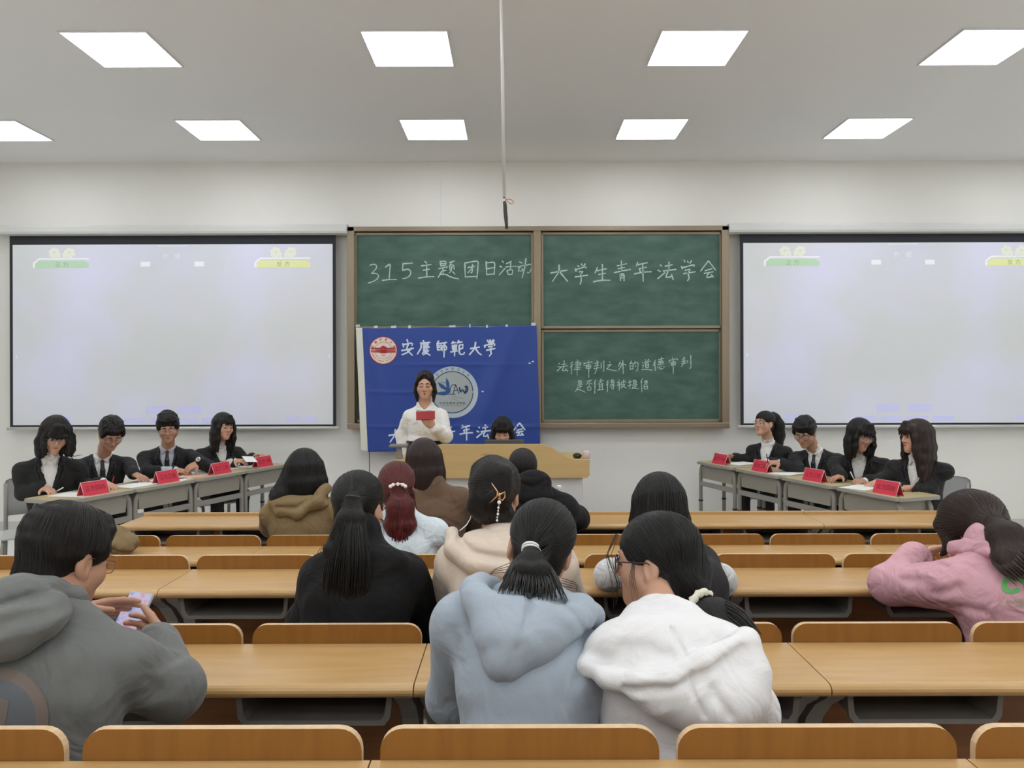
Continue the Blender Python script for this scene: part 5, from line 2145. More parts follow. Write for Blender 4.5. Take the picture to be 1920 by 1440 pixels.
S.ell(po.at(.24, .0), (.155, .118, .10), po.R, .04)
S.half(Q(797, 826, 6.82), (0, 0, -1))
for q in (1, -1):
    S.cap(po.sh[q] - po.X * q * .01, po.sh[q].lerp(po.arms[q][0], .3), .052, .052, .02)
    add_sleeve(S, po, q, .016, .90 if q < 0 else .97, .006)
S.wrinkle(.0026, 34, 9)
for (p0, p1) in ((Q(770, 815, 6.7), Q(800, 822, 6.7)), (Q(780, 795, 6.7), Q(785, 820, 6.7)), (Q(822, 785, 6.7), Q(832, 760, 6.7)), (Q(825, 815, 6.65), Q(842, 803, 6.65)), (Q(815, 790, 6.65), Q(818, 765, 6.7))):
    S.crease([p0, p1], .016, .006)
fr = po.at
S.crease([fr(.98, .10), fr(.75, .145), fr(.5, .14), fr(.3, .13)], .006, -.0025)
up = unit(h.p(0, -.028, -.055) - nk)
S.cap(nk - up * .02, nk + up * .14, .062, .060, .004, True)
S.cap(nk + up * .03 + po.F * .04, nk - up * .04 + po.F * .11, .034, .006, .004, True)
mesh_obj('shirt', S, M['shirt'], rt, o)
S = SDF(*box_of([nk], .16), .004)
for q in (1, -1):
    cb = nk + up * .028
    P = [cb + up * .012 - po.F * .060, cb + up * .008 + po.X * q * .054 - po.F * .02, cb + up * .0 + po.X * q * .060 + po.F * .02, cb - up * .022 + po.X * q * .046 + po.F * .062, cb - up * .052 + po.X * q * .010 + po.F * .092]
    S.chain(P, [.011, .012, .012, .011, .007], .006)
    S.cap(P[3] + po.X * q * .004, P[3] - up * .032 + po.X * q * .020 + po.F * .022, .013, .007, .012)
    S.cap(P[2], P[3] - up * .022 + po.X * q * .018 + po.F * .012, .012, .009, .012)
    S.cap(P[4], P[3] - up * .026 + po.X * q * .010 + po.F * .022, .008, .007, .012)
mesh_obj('collar', S, M['shirt'], rt, o)
b_ = MB()
for t in (.80, .66, .52, .38):
    b_.ball(fr(t, .1475 if t > .4 else .138) - rt, .0055, 8)
b_.build('button', M['pearl'], o)
# trousers
S = SDF(*box_of([po.hip + Zv * .12] + list(po.ank.values()), .2), .009)
S.ell(po.at(.06), (.150, .108, .15), po.R, .05)
for q in (1, -1):
    S.cap(po.at(0, 0, q * .075), po.knee[q], .088, .066, .04)
    S.cap(po.knee[q], po.ank[q] - Zv * .03, .066, .070, .03)
S.half((0, 0, 1.155), (0, 0, 1))
mesh_obj('trousers', S, M['trousers'], rt, o)
S = SDF(*box_of(list(po.ank.values()), .2), .008)
for q in (1, -1):
    b0 = po.ank[q] - Zv * .045
    S.cap(b0 - po.f * .05, b0 + po.f * .13, .036, .030, .03)
S.half((0, 0, PF + .004), (0, 0, -1))
mesh_obj('shoes', S, M['shoes'], rt, o)
S = SDF(*box_of([h.c, h.g(0, -.1, -.2)], .18), .0042)
hair_base(S, h, thick=.965, hairline=.092, facew=.068)
for q in (-1, 1):
    S.chain([h.p(q * .012, .066, .100), h.p(q * .048, .066, .070), h.p(q * .070, .052, .018), h.p(q * .078, .040, -.045), h.p(q * .074, .036, -.11), h.p(q * .070, .03, -.15)], [.009, .014, .016, .015, .010, .003], .008)
    S.chain([h.p(q * .075, -.01, .0), h.p(q * .080, -.02, -.07), h.g(q * .070, -.05, -.15)], [.022, .022, .010], .015)
S.chain([h.p(0, -.10, .0), h.p(0, -.125, -.03), h.g(0.02, -.11, -.16)], [.035, .035, .012], .02)
hair_obj(S, h, rt, o, 'hair_soft')
# red folder
r_ = MB()
fc = Q(798, 779, 6.50)
for s_ in (-1, 1):
    r_.box((-.079, -.0015 + s_ * .004, -.036), (.079, .0015 + s_ * .004, .036), .001)
r_.box((-.079, -.005, -.037), (.079, .005, -.033), .001)
f_ = r_.build('folder', M['red_card'])
f_.location = fc
f_.rotation_euler = (-.35, -.05, 0)
tag(f_, 'small red folder held open by the standing woman', 'folder')

# --- woman behind the laptop
nk = Q(941, 842, 7.02)
po = Pose((nk.x, 7.22, .63), nk, 0, sw=.175, w=.98, floor=PF)
w1, w2 = Vector((nk.x - .12, 6.78, 1.0)), Vector((nk.x + .12, 6.78, 1.0))
po.arm(1, Vector((nk.x - .24, 7.0, .93)), w1, hand_to(w1, w1 + Vector((.02, -.2, -.02)), DN, curl=22, side=-1))
po.arm(-1, Vector((nk.x + .24, 7.0, .93)), w2, hand_to(w2, w2 + Vector((-.02, -.2, -.02)), DN, curl=22, side=1))
h = Head(Q(942, 809, 6.94), 0, 16, 0, 1.02)
rt = root_of(po)
o = body('person', po, h, M['skin'], rt, .005, True)
who(o, 'seated woman with bangs half hidden behind the laptop on the lectern', GF)
suit(po, h, rt, o, 'suit', seed=3)
trousers(po, rt, o)
S = SDF(*box_of([h.c], .3), .0045)
hair_base(S, h, thick=1.05, hairline=.036, facew=.054)
long_hair(S, h, .2, .080, .088, True, .024, .98, 0, .05)
for x in np.linspace(-.05, .05, 7):
    S.chain([h.p(x * .5, .07, .105), h.p(x, .100 - abs(x) * .25, .05), h.p(x * 1.08, .103 - abs(x) * .3, .016)], [.018, .011, .004], .010)
hair_obj(S, h, rt, o, 'hair_black')
c = copy_tree(ch0)
c.location = (nk.x, 7.24, .15)
c.rotation_euler = (0, 0, 0)
tag(c, 'pale grey plastic chair under the seated woman behind the lectern', 'chair')
c['group'] = 'chair behind the lectern'


# ============================ audience
def hoodie(S, po, g=.028, seed=1, amp=.003, freq=26, cuff=.008, stop=.95, shr=.058):
    add_torso(S, po, g, .04, .008)
    for q in (1, -1):
        if q in po.arms:
            S.cap(po.sh[q], po.sh[q].lerp(po.arms[q][0], .4), shr, shr - .004, .03)
        add_sleeve(S, po, q, g, stop, cuff, .04)
    S.wrinkle(amp, freq, seed)


def sitter(label, hip, neck, head, a, ha, hp, hr, armR, armL, shR=None, shL=None, hs=1.0, sw=.17, w_=1.0, floor=.105, vox=.0055, female=True, skin='skin', eyes='down'):
    po = Pose(hip, neck, a, sw=sw, w=w_, floor=floor, shR=shR, shL=shL)
    for q, ar in ((1, armR), (-1, armL)):
        if ar: po.arm(q, ar[0], ar[1], ar[2] if len(ar) > 2 else None)
    h = Head(head, ha, hp, hr, hs)
    rt = root_of(po)
    o = body('person', po, h, M[skin], rt, vox, female, eyes=eyes, hs=.98 if female else 1.04)
    who(o, label, GA)
    trousers(po, rt, o, vox=.011)
    return o, po, h, rt


def relax(w_, d=(0, 1, -.15), n=DN, side=1, **kw):
    return hand_to(w_, Vector(w_) + Vector(d), n, side=side, curl=kw.get('curl', 22))


# --- F1 man in grey hoodie with phone
wR, wL = Q(296, 1206, 1.96), Q(132, 1152, 2.02)
o, po, h, rt = sitter('man in charcoal grey hoodie and glasses looking at his phone',
    (-1.02, 1.60, .625), Q(92, 1128, 1.75), Q(124, 1046, 1.84), 172, 157, 18, 0,
    (Q(322, 1292, 1.82), wR, hand_to(wR, Q(266, 1166, 2.12), (-.9, 0, .3), curl=48, side=1, thumb=(.55, .6, .6))),
    (Q(70, 1250, 2.0), wL, hand_to(wL, Q(238, 1130, 2.12), (.25, -.5, -.6), curl=10, side=-1, thumb=(.6, .5, .5))),
    shR=Q(236, 1250, 1.74), shL=Q(-80, 1215, 1.72), sw=.20, w_=1.12, female=False, skin='skin_tan', vox=.0042, hs=1.0)
S = SDF(*box_of(po.pts(), .22), .0055)
hoodie(S, po, .026, 3, .0030, 22, .006, .93, .060)
S.cap(po.sh[1], po.arms[1][0], .066, .062, .03)
S.cap(po.arms[1][0].lerp(po.arms[1][1], .84), po.arms[1][0].lerp(po.arms[1][1], .96), .047, .041, .01)
for pts, r_, am in (
        ([Q(285, 1222, 1.70), Q(325, 1228, 1.74), Q(365, 1250, 1.8)], .010, .012),
        ([Q(300, 1246, 1.68), Q(350, 1256, 1.74)], .010, .010),
        ([Q(285, 1202, 1.74), Q(320, 1210, 1.80), Q(345, 1224, 1.84)], .008, .010),
        ([Q(250, 1298, 1.60), Q(300, 1288, 1.62), Q(345, 1310, 1.68)], .02, .010),
        ([Q(180, 1230, 1.58), Q(232, 1262, 1.60), Q(240, 1340, 1.60)], .022, .012),
        ([Q(130, 1290, 1.56), Q(170, 1310, 1.56), Q(180, 1350, 1.56)], .03, .008)):
    S.crease(pts, r_, am)
tor1 = mesh_obj('hoodie', S, M['grey_hoodie'], rt, o)
S = SDF(*box_of([po.neck], .32), .0055)
S.chain([Q(-40, 1150, 1.68), Q(30, 1140, 1.66), Q(90, 1142, 1.66)], [.065, .062, .045], .03)
S.chain([Q(-60, 1195, 1.60), Q(20, 1185, 1.60), Q(80, 1168, 1.62)], [.058, .052, .036], .03)
S.chain([Q(-30, 1118, 1.72), Q(40, 1108, 1.70), Q(95, 1106, 1.71), Q(136, 1122, 1.75), Q(156, 1152, 1.80), Q(166, 1180, 1.86)], [.036, .032, .028, .026, .022, .016], .02)
S.crease([Q(-30, 1140, 1.60), Q(40, 1124, 1.60), Q(100, 1122, 1.63), Q(130, 1140, 1.64)], .008, .012)
S.crease([Q(-20, 1205, 1.53), Q(60, 1190, 1.54), Q(115, 1160, 1.60)], .013, -.007)
S.crease([Q(-20, 1178, 1.53), Q(60, 1165, 1.54), Q(110, 1142, 1.60)], .010, .011)
S.wrinkle(.0018, 30, 6)
S.cap(po.neck, h.p(0, -.03, -.05), .060, .058, .004, True)
mesh_obj('hood', S, M['grey_hoodie'], rt, o)
S = SDF(*box_of([h.c], .2), .0042)
hair_base(S, h, thick=1.02, hairline=.05, facew=.058)
S.ell(h.p(0, -.02, .068), [.082, .098, .062], h.R, .012)
S.ell(h.p(0, -.070, -.045), [.060, .036, .056], h.R, .012)
for q in (-1, 1):
    S.ell(h.p(q * .070, .005, .03), [.018, .05, .045], h.R, .012)
    S.ell(h.p(q * .090, -.002, -.022), [.024, .026, .045], h.R, .006, True)
    S.ell(h.p(q * .082, .0, -.080), [.034, .055, .036], h.R, .012, True)
for x in np.linspace(-.055, .055, 8):
    S.chain([h.p(x * .7, .05, .100), h.p(x, .072 - abs(x) * .3, .080), h.p(x * 1.05, .080 - abs(x) * .35, .055)], [.016, .012, .005], .008)
S.wrinkle(.0020, 90, 12)
hb = hair_obj(S, h, rt, o, 'hair_soft', h.p(0, -.035, .09))
scalp(hb, h, rt, o, 'strand_soft', None, 240, .10, .0007, 3)
glasses(h, rt, o, 'frame_gold', .024, .0012, 'rect')
fl = Flat(lambda px, py: Q(px, py, 1.40))
fl.mi = 0; fl.ring((-4, 1345), 71, 95, 60)
fl.mi = 1
for k in range(10): fl.ring((-4, 1345), 7.1 * k, 7.1 * (k + 1), 48)
project_marks(fl, tor1, 'round_print', [M['tan_print'], M['blue_print']], o, rt, .0022)
fl = Flat(lambda px, py: Q(px, py, 1.40))
fl.stroke([(-30, 1330), (0, 1308), (12, 1312), (2, 1340), (-4, 1365)], 22, .9)
project_marks(fl, tor1, 'round_print', [M['tan_print']], o, rt, .0035)

# phone
ph = empty('phone', Q(243, 1158, 2.105), 0, 'smartphone with a lit screen held by the man in the grey hoodie', 'phone')
nz_ = unit((-.05, -.72, .60)); yz_ = (Vector((.16, .55, .75)) - nz_ * nz_.dot(Vector((.16, .55, .75)))).normalized(); xz_ = yz_.cross(nz_)
ph.matrix_world = Matrix(((xz_.x, yz_.x, nz_.x, ph.location.x), (xz_.y, yz_.y, nz_.y, ph.location.y), (xz_.z, yz_.z, nz_.z, ph.location.z), (0, 0, 0, 1)))
b_ = MB(); b_.box((-.036, -.075, -.009), (.036, .075, 0), .004); b_.build('case', M['phone_case'], ph)
b_ = MB(); b_.box((-.0325, -.071, 0), (.0325, .071, .0008), .0003); b_.build('screen', M['phone_screen'], ph)
fl = Flat(lambda u, v: (u, v, .0012))
fl.text('07', (0, .045), .016)
fl.ring((-.026, .064), 0, .0018, 10)
fl.build('clock_digits', M['black_plastic'], ph)

# --- F2 pale blue hoodie
wl, wr_ = Q(930, 1300, 2.22), Q(1015, 1300, 2.22)
o, po, h, rt = sitter('woman in pale blue hoodie with short low ponytail, centre foreground',
    (.02, 1.60, .625), Q(1003, 1118, 1.86), Q(1013, 1026, 2.0), 180, 178, 6, -11,
    (Q(1092, 1300, 2.0), wr_, relax(wr_, (-.3, 1, 0), DN, -1)), (Q(856, 1305, 1.98), wl, relax(wl, (.3, 1, 0), DN, 1)),
    shR=Q(1070, 1180, 1.86), shL=Q(868, 1172, 1.84), sw=.155, w_=.92)
S = SDF(*box_of(po.pts(), .2), .0055)
hoodie(S, po, .030, 11, .0028, 24)
S.crease([Q(870, 1330, 1.5), Q(950, 1345, 1.48), Q(1040, 1335, 1.5)], .012, .006)
S.crease([Q(880, 1290, 1.55), Q(870, 1340, 1.55)], .016, .008)
S.crease([Q(1075, 1260, 1.6), Q(1060, 1345, 1.55)], .018, .009)
S.crease([Q(845, 1200, 1.7), Q(862, 1260, 1.68)], .014, .008)
S.crease([Q(1105, 1215, 1.7), Q(1080, 1270, 1.68)], .014, .008)
mesh_obj('hoodie', S, M['blue_hoodie'], rt, o)
S = SDF(*box_of([Q(985, 1165, 1.72)], .32), .005)
tip = Q(947, 1236, 1.675)
for (x_, y_, d_, r_) in ((893, 1122, 1.765, .030), (915, 1140, 1.735, .036), (950, 1150, 1.725, .040), (990, 1154, 1.725, .042), (1030, 1158, 1.73, .042), (1062, 1160, 1.74, .038), (1088, 1160, 1.765, .034)):
    m_ = Q(x_, y_, d_).lerp(tip, .5)
    S.chain([Q(x_, y_, d_), m_ + Vector((0, -.012, 0)), tip], [r_, r_ * 1.0, .030], .03)
S.chain([Q(893, 1122, 1.765), Q(888, 1106, 1.80), Q(902, 1096, 1.83), Q(925, 1096, 1.88)], [.032, .028, .024, .020], .02)
S.chain([Q(1060, 1126, 1.78), Q(1090, 1140, 1.79), Q(1108, 1156, 1.82), Q(1104, 1150, 1.88)], [.022, .030, .028, .020], .02)
S.crease([Q(1000, 1105, 1.70), Q(988, 1150, 1.70), Q(962, 1215, 1.70), Q(946, 1262, 1.70)], .0075, .011)
S.crease([Q(1036, 1120, 1.74), Q(1074, 1142, 1.76), Q(1100, 1180, 1.82)], .008, .010)
S.crease([Q(965, 1200, 1.7), Q(985, 1190, 1.7), Q(975, 1222, 1.7)], .008, .006)
S.wrinkle(.0014, 30, 4)
S.cap(po.neck, h.p(0, -.03, -.05), .062, .060, .004, True)
mesh_obj('hood', S, M['blue_hoodie'], rt, o)
S = SDF(*box_of([h.c, Q(1000, 1100, 1.85)], .18), .0042)
hair_base(S, h, thick=1.0, nape=True)
for q in (-1, 1):
    S.ell(h.p(q * .086, .0, -.016), [.022, .026, .040], h.R, .006, True)
tie = Q(996, 1030, 1.885)
S.chain([h.p(.0, -.085, .02), tie], [.045, .020], .03)
for ex, ey in ((972, 1092), (985, 1096), (998, 1098), (1011, 1096), (1024, 1092)):
    S.chain([tie, Q(996 + (ex - 996) * .45, 1054, 1.825), Q(996 + (ex - 996) * .8, ey - 22, 1.785), Q(996 + (ex - 996) * .95, ey - 12, 1.775)], [.012, .018, .018, .006], .012)
hb = hair_obj(S, h, rt, o, 'hair_black', tie, h.c - tie)
scalp(hb, h, rt, o, 'strand_black', tie, 300, 0, .0007, 4)
fan([(tie, .014, .012), (Q(997, 1058, 1.815), .046, .022), (Q(998, 1085, 1.765), .066, .026), (Q(998, 1104, 1.745), .074, .024)], 420, rt, o, 'strand_black', (1, 0, -.12), .022, .0013, 6)
ring(tie + Vector((0, -.004, .003)), tie - h.c + Zv * -.1, .021, .0032, rt, o, 'white_elastic')
ring(tie + Vector((0, -.010, -.003)), tie - h.c + Zv * -.1, .022, .0030, rt, o, 'white_elastic')
fly = []
rg = random.Random(5)
for k in range(4):
    fly.append([h.p(-.068, -.03, -.05 - k * .008), Q(930 - k * 3, 1066 + k * 3, 1.93), Q(914 - k * 3 + rg.uniform(-8, 8), 1072 + k * 9 + rg.uniform(-5, 5), 1.92)])
    fly.append([h.p(.066, -.04, -.06 - k * .006), Q(1078 + k, 1092 + k * 4, 1.93), Q(1082 + rg.uniform(-6, 10), 1104 + k * 8, 1.90)])
strands(fly, .0008, rt, o, 'strand_black')

# --- F3 white hoodie
wl, wr_ = Q(1150, 1310, 2.2), Q(1290, 1310, 2.2)
o, po, h, rt = sitter('woman in white hoodie and glasses with head turned left, beside the pale blue hoodie',
    (.40, 1.60, .625), Q(1232, 1166, 1.84), Q(1228, 1052, 2.0), 188, -114, 4, -4,
    (Q(1395, 1330, 1.85), wr_, relax(wr_, (-.3, 1, 0), DN, -1)), (Q(1130, 1320, 1.95), wl, relax(wl, (.3, 1, 0), DN, 1)),
    shR=Q(1368, 1268, 1.72), shL=Q(1150, 1275, 1.78), sw=.16, w_=.95, hs=.99, vox=.0045)
S = SDF(*box_of(po.pts(), .2), .0055)
hoodie(S, po, .032, 21, .003, 22)
mesh_obj('hoodie', S, M['white_hoodie'], rt, o)
S = SDF(*box_of([Q(1255, 1240, 1.66)], .36), .005)
S.ell(Q(1255, 1215, 1.715), (.185, .085, .080), None, .05)
S.ell(Q(1305, 1300, 1.60), (.130, .065, .068), None, .05)
S.ell(Q(1350, 1330, 1.585), (.075, .055, .050), None, .05)
S.chain([Q(1098, 1252, 1.68), Q(1140, 1268, 1.63), Q(1200, 1282, 1.59), Q(1260, 1272, 1.57), Q(1320, 1245, 1.58), Q(1400, 1200, 1.64)], [.017, .024, .028, .028, .026, .022], .025)
S.chain([Q(1100, 1248, 1.70), Q(1150, 1205, 1.76), Q(1200, 1160, 1.82), Q(1255, 1146, 1.80), Q(1290, 1150, 1.76)], [.020, .032, .030, .026, .024], .04)
S.chain([Q(1400, 1200, 1.66), Q(1412, 1260, 1.62), Q(1408, 1310, 1.60)], [.026, .030, .034], .03)
S.crease([Q(1180, 1300, 1.56), Q(1260, 1298, 1.53), Q(1330, 1270, 1.53), Q(1400, 1225, 1.58)], .011, .014)
S.crease([Q(1260, 1180, 1.66), Q(1285, 1225, 1.61), Q(1300, 1300, 1.53), Q(1325, 1350, 1.51)], .0045, .008)
S.crease([Q(1130, 1230, 1.68), Q(1200, 1228, 1.63), Q(1260, 1240, 1.6)], .016, .008)
S.crease([Q(1160, 1200, 1.70), Q(1215, 1205, 1.66)], .014, .006)
S.crease([Q(1340, 1300, 1.53), Q(1370, 1345, 1.52)], .010, .008)
S.wrinkle(.0022, 26, 8)
S.cap(po.neck - Zv * .01, h.p(0, -.02, -.05), .058, .060, .004, True)
mesh_obj('hood', S, M['white_hoodie'], rt, o)
b_ = MB()
b_.tube([Q(1096, 1295, 1.70) - rt, Q(1090, 1320, 1.70) - rt, Q(1086, 1356, 1.70) - rt], .0035, 6)
b_.build('piping', M['black_plastic'], o)
S = SDF(*box_of([h.c, Q(1390, 1190, 1.72)], .2), .0042)
hair_base(S, h, thick=1.04, hairline=.048, facew=.056)
S.ell(h.p(0, -.075, -.05), [.055, .05, .07], h.R, .03)
S.ell(h.p(-.086, .006, -.020), [.024, .026, .040], h.R, .006, True)
S.ell(h.p(-.07, .035, -.05), [.03, .035, .05], h.R, .008, True)
tie = Q(1300, 1140, 1.875)
S.chain([h.p(0, -.085, -.03), tie], [.055, .022], .04)
for ex, ey, ed in ((1398, 1180, 1.76), (1392, 1192, 1.74), (1375, 1202, 1.73), (1350, 1205, 1.74)):
    S.chain([tie, Q(1300 + (ex - 1300) * .45, 1140 + (ey - 1140) * .30, 1.82), Q(ex, ey, ed)], [.018, .033, .016], .02)
hb = hair_obj(S, h, rt, o, 'hair_black', tie, h.c - tie)
scalp(hb, h, rt, o, 'strand_black', tie, 300, 0, .0007, 7, t0=62)
fan([(tie, .018, .014), (Q(1340, 1156, 1.81), .046, .026), (Q(1372, 1180, 1.755), .050, .026), (Q(1392, 1200, 1.725), .046, .02)], 360, rt, o, 'strand_black', (.55, 0, .83), .03, .0013, 8)
ring(tie.lerp(Q(1345, 1156, 1.81), .28) + Vector((0, -.008, .006)), Q(1345, 1158, 1.82) - tie, .040, .0095, rt, o, 'cream_knit', 'hair_tie', 1.0, .002)
glasses(h, rt, o, 'frame_dark', .026, .0018)
rg = random.Random(9)
fly = []
for k in range(5):
    x0 = -.02 - k * .008
    fly.append([h.p(x0, .088, .075), h.p(x0 - .012, .108 + rg.uniform(-.01, .01), .02), h.p(x0 - .018, .104 + rg.uniform(-.02, .01), -.05), h.p(x0 - .02, .095, -.09 - rg.random() * .03)])
for k in range(4):
    fly.append([h.p(-.066, .035, .03), h.p(-.078, .036 + k * .004, -.03), h.p(-.072, .03 + k * .005, -.075 - rg.random() * .03)])
strands(fly, .0008, rt, o, 'strand_black')

# --- M4 black jacket with long ponytail
wl, wr_ = Q(640, 1118, 3.05), Q(735, 1118, 3.05)
o, po, h, rt = sitter('woman in black jacket with long loose ponytail, second desk row left of centre',
    (-.54, 2.53, .625), Q(676, 1022, 2.62), Q(673, 952, 2.70), 180, 166, 10, 0,
    (Q(800, 1165, 2.82), wr_, relax(wr_, (-.4, 1, 0), DN, -1)), (Q(580, 1165, 2.82), wl, relax(wl, (.4, 1, 0), DN, 1)),
    shR=Q(762, 1082, 2.62), shL=Q(606, 1086, 2.60), w_=1.05)
S = SDF(*box_of(po.pts(), .2), .0062)
hoodie(S, po, .032, 31, .003, 24)
S.cap(po.neck - Zv * .03, po.neck + Zv * .045, .078, .070, .03)
S.ell(Q(690, 1052, 2.545), (.13, .05, .05), None, .05)
S.cap(po.neck - Zv * .02, h.p(0, -.03, -.05), .058, .058, .004, True)
mesh_obj('jacket', S, M['black_fleece'], rt, o)
S = SDF(*box_of([h.c, Q(645, 1110, 2.5)], .2), .0048)
hair_base(S, h, thick=1.03)
for q in (-1, 1):
    S.ell(h.p(q * .086, .0, -.016), [.022, .026, .040], h.R, .006, True)
tie = Q(662, 935, 2.575)
S.chain([h.p(0, -.085, .03), tie], [.045, .024], .03)
for ex, ey in ((616, 1068), (626, 1092), (636, 1102), (646, 1112), (655, 1106), (665, 1114), (674, 1094), (684, 1070)):
    S.chain([tie, Q(660 + (ex - 655) * .35, 972, 2.535), Q(654 + (ex - 654) * .9, 1030, 2.505), Q(ex, ey, 2.485)], [.018, .026, .022, .004], .012)
hb = hair_obj(S, h, rt, o, 'hair_black', tie, h.c - tie + Zv * .05)
scalp(hb, h, rt, o, 'strand_black', tie, 260, 0, .0008, 5)
fan([(tie, .020, .014), (Q(659, 975, 2.525), .042, .024), (Q(655, 1040, 2.488), .072, .028), (Q(651, 1095, 2.475), .080, .022), (Q(650, 1122, 2.47), .074, .016)], 420, rt, o, 'strand_black', (1, 0, 0), .055, .0014, 9)
ring(tie, Q(655, 975, 2.54) - tie, .025, .005, rt, o, 'black_plastic')
rg = random.Random(3)
strands([[h.p(.07, .0, -.03), Q(716 + k, 975, 2.66), Q(714 + k * 2, 1000 + 4 * k, 2.62)] for k in range(4)]
        + [[Q(640, 990, 2.52), Q(615 - k * 4, 1030, 2.5), Q(600 - k * 9, 1060 + k * 10, 2.5)] for k in range(5)]
, .0010, rt, o, 'strand_black')

# --- M5 cream hoodie with claw clip
wl, wr_ = Q(880, 1100, 3.05), Q(985, 1100, 3.05)
o, po, h, rt = sitter('woman in cream hoodie with hair held by a gold claw clip',
    (.01, 2.53, .625), Q(938, 1006, 2.62), Q(928, 926, 2.70), 180, 176, 14, 2,
    (Q(1062, 1130, 2.82), wr_, relax(wr_, (-.4, 1, 0), DN, -1)), (Q(842, 1130, 2.82), wl, relax(wl, (.4, 1, 0), DN, 1)),
    shR=Q(1040, 1062, 2.64), shL=Q(858, 1062, 2.62), w_=1.0)
S = SDF(*box_of(po.pts(), .2), .0062)
hoodie(S, po, .034, 41, .0035, 24)
mesh_obj('hoodie', S, M['cream_hoodie'], rt, o)
S = SDF(*box_of([po.neck], .28), .0055)
S.ell(Q(930, 1030, 2.58), (.165, .085, .070), None, .05)
S.ell(Q(940, 1052, 2.525), (.130, .06, .05), None, .05)
S.chain([Q(848, 1000, 2.62), Q(852, 1030, 2.54), Q(890, 1058, 2.49), Q(950, 1070, 2.475), Q(1010, 1055, 2.49), Q(1040, 1020, 2.55)], [.026, .028, .028, .027, .028, .026], .025)
S.crease([Q(862, 1010, 2.56), Q(885, 1038, 2.49), Q(950, 1050, 2.46)], .013, .014)
S.wrinkle(.002, 28, 3)
S.cap(po.neck - Zv * .01, h.p(0, -.03, -.05), .066, .066, .006, True)
mesh_obj('hood', S, M['cream_hoodie'], rt, o)
S = SDF(*box_of([h.c], .22), .0046)
hair_base(S, h, thick=1.08)
S.ell(h.p(.0, -.10, .015), [.070, .045, .080], h.R, .03)
S.ell(h.p(.030, -.125, .015), [.036, .030, .055], h.R, .02)
S.ell(h.p(-.035, -.09, -.045), [.050, .045, .050], h.R, .03)
S.ell(h.p(.01, -.065, -.075), [.065, .045, .035], h.R, .03)
S.chain([h.p(.03, -.12, .075), h.p(.05, -.135, .06), h.p(.052, -.13, .02)], [.018, .016, .014], .02)
S.wrinkle(.003, 60, 5)
hb = hair_obj(S, h, rt, o, 'hair_soft', h.p(.03, -.10, .02), h.F)
scalp(hb, h, rt, o, 'strand_soft', h.p(.025, -.12, .02), 260, 0, .0008, 6)
b_ = MB()
cp = lambda px, py, dd=2.525: Q(px, py, dd) - rt
b_.tube([cp(918, 942), cp(924, 938, 2.515), cp(932, 930, 2.51), cp(933, 922, 2.515), cp(926, 912, 2.525), cp(922, 906, 2.535)], .0024, 6)
b_.tube([cp(932, 930, 2.51), cp(940, 926, 2.512), cp(946, 922, 2.52), cp(947, 932, 2.518), cp(942, 938, 2.515), cp(934, 934, 2.51)], .003, 6)
b_.tube([cp(936, 924, 2.512), cp(938, 938, 2.51)], .003, 6)
b_.build('claw_clip', M['gold'], o)
b_ = MB()
for px, py, r_ in ((936, 942, .0065), (934.5, 952, .004), (934, 958, .003), (933.5, 964, .0045), (932.5, 970, .003), (932, 976, .004)):
    b_.ball(cp(px, py, 2.505), r_, 10)
b_.tube([cp(936, 942, 2.505), cp(932, 976, 2.505)], .0009, 5)
b_.build('pearl_string', M['pearl'], o)
b_ = MB(); b_.tube([cp(884, 962, 2.60), cp(882, 972, 2.58), cp(875, 984, 2.56), cp(866, 992, 2.55), cp(861, 995, 2.55)], .0018, 6); b_.build('earphone_cable', M['pearl'], o)
rg = random.Random(4)
strands([[h.p(-.03 + k * .008, .0, .128), h.p(-.035 + k * .009, -.03, .136 + rg.random() * .008), h.p(-.045 + k * .011, -.06, .126 + rg.random() * .006)] for k in range(3)], .0007, rt, o, 'hair_soft')

# --- M6 black vest with white sleeves
wl, wr_ = Q(1160, 1076, 3.18), Q(1290, 1070, 3.2)
o, po, h, rt = sitter('black-haired student in dark vest with white sleeves, just beyond the white hoodie',
    (.58, 2.55, .625), Q(1258, 1018, 2.74), Q(1236, 955, 2.86), 180, 184, 26, 0,
    (Q(1352, 1090, 2.98), wr_, relax(wr_, (-.6, .6, 0), DN, -1)), (Q(1142, 1078, 2.98), wl, relax(wl, (.6, .6, 0), DN, 1)),
    shR=Q(1318, 1062, 2.76), shL=Q(1198, 1066, 2.78), w_=.88)
S = SDF(*box_of(po.pts(), .2), .0062)
for q in (1, -1):
    S.cap(po.sh[q], po.arms[q][0], .056, .058, .02)
    S.cap(po.arms[q][0], po.arms[q][1], .056, .040, .02)
S.wrinkle(.004, 30, 6)
mesh_obj('shirt_sleeves', S, M['white_sleeve'], rt, o)
S = SDF(*box_of(po.pts(), .2), .0062)
add_torso(S, po, .034, .07, .012)
S.cap(po.neck - Zv * .03, po.neck + Zv * .03, .075, .066, .03)
S.wrinkle(.0025, 26, 8)
S.cap(po.neck - Zv * .0, h.p(0, -.03, -.05), .058, .058, .004, True)
mesh_obj('vest', S, M['black_vest'], rt, o)
S = SDF(*box_of([h.c], .3), .005)
hair_base(S, h, thick=1.06)
long_hair(S, h, .16, .078, .09, False, .028, .9)
hb = hair_obj(S, h, rt, o, 'hair_black')
scalp(hb, h, rt, o, 'strand_black', None, 260, .18, .0009, 6)

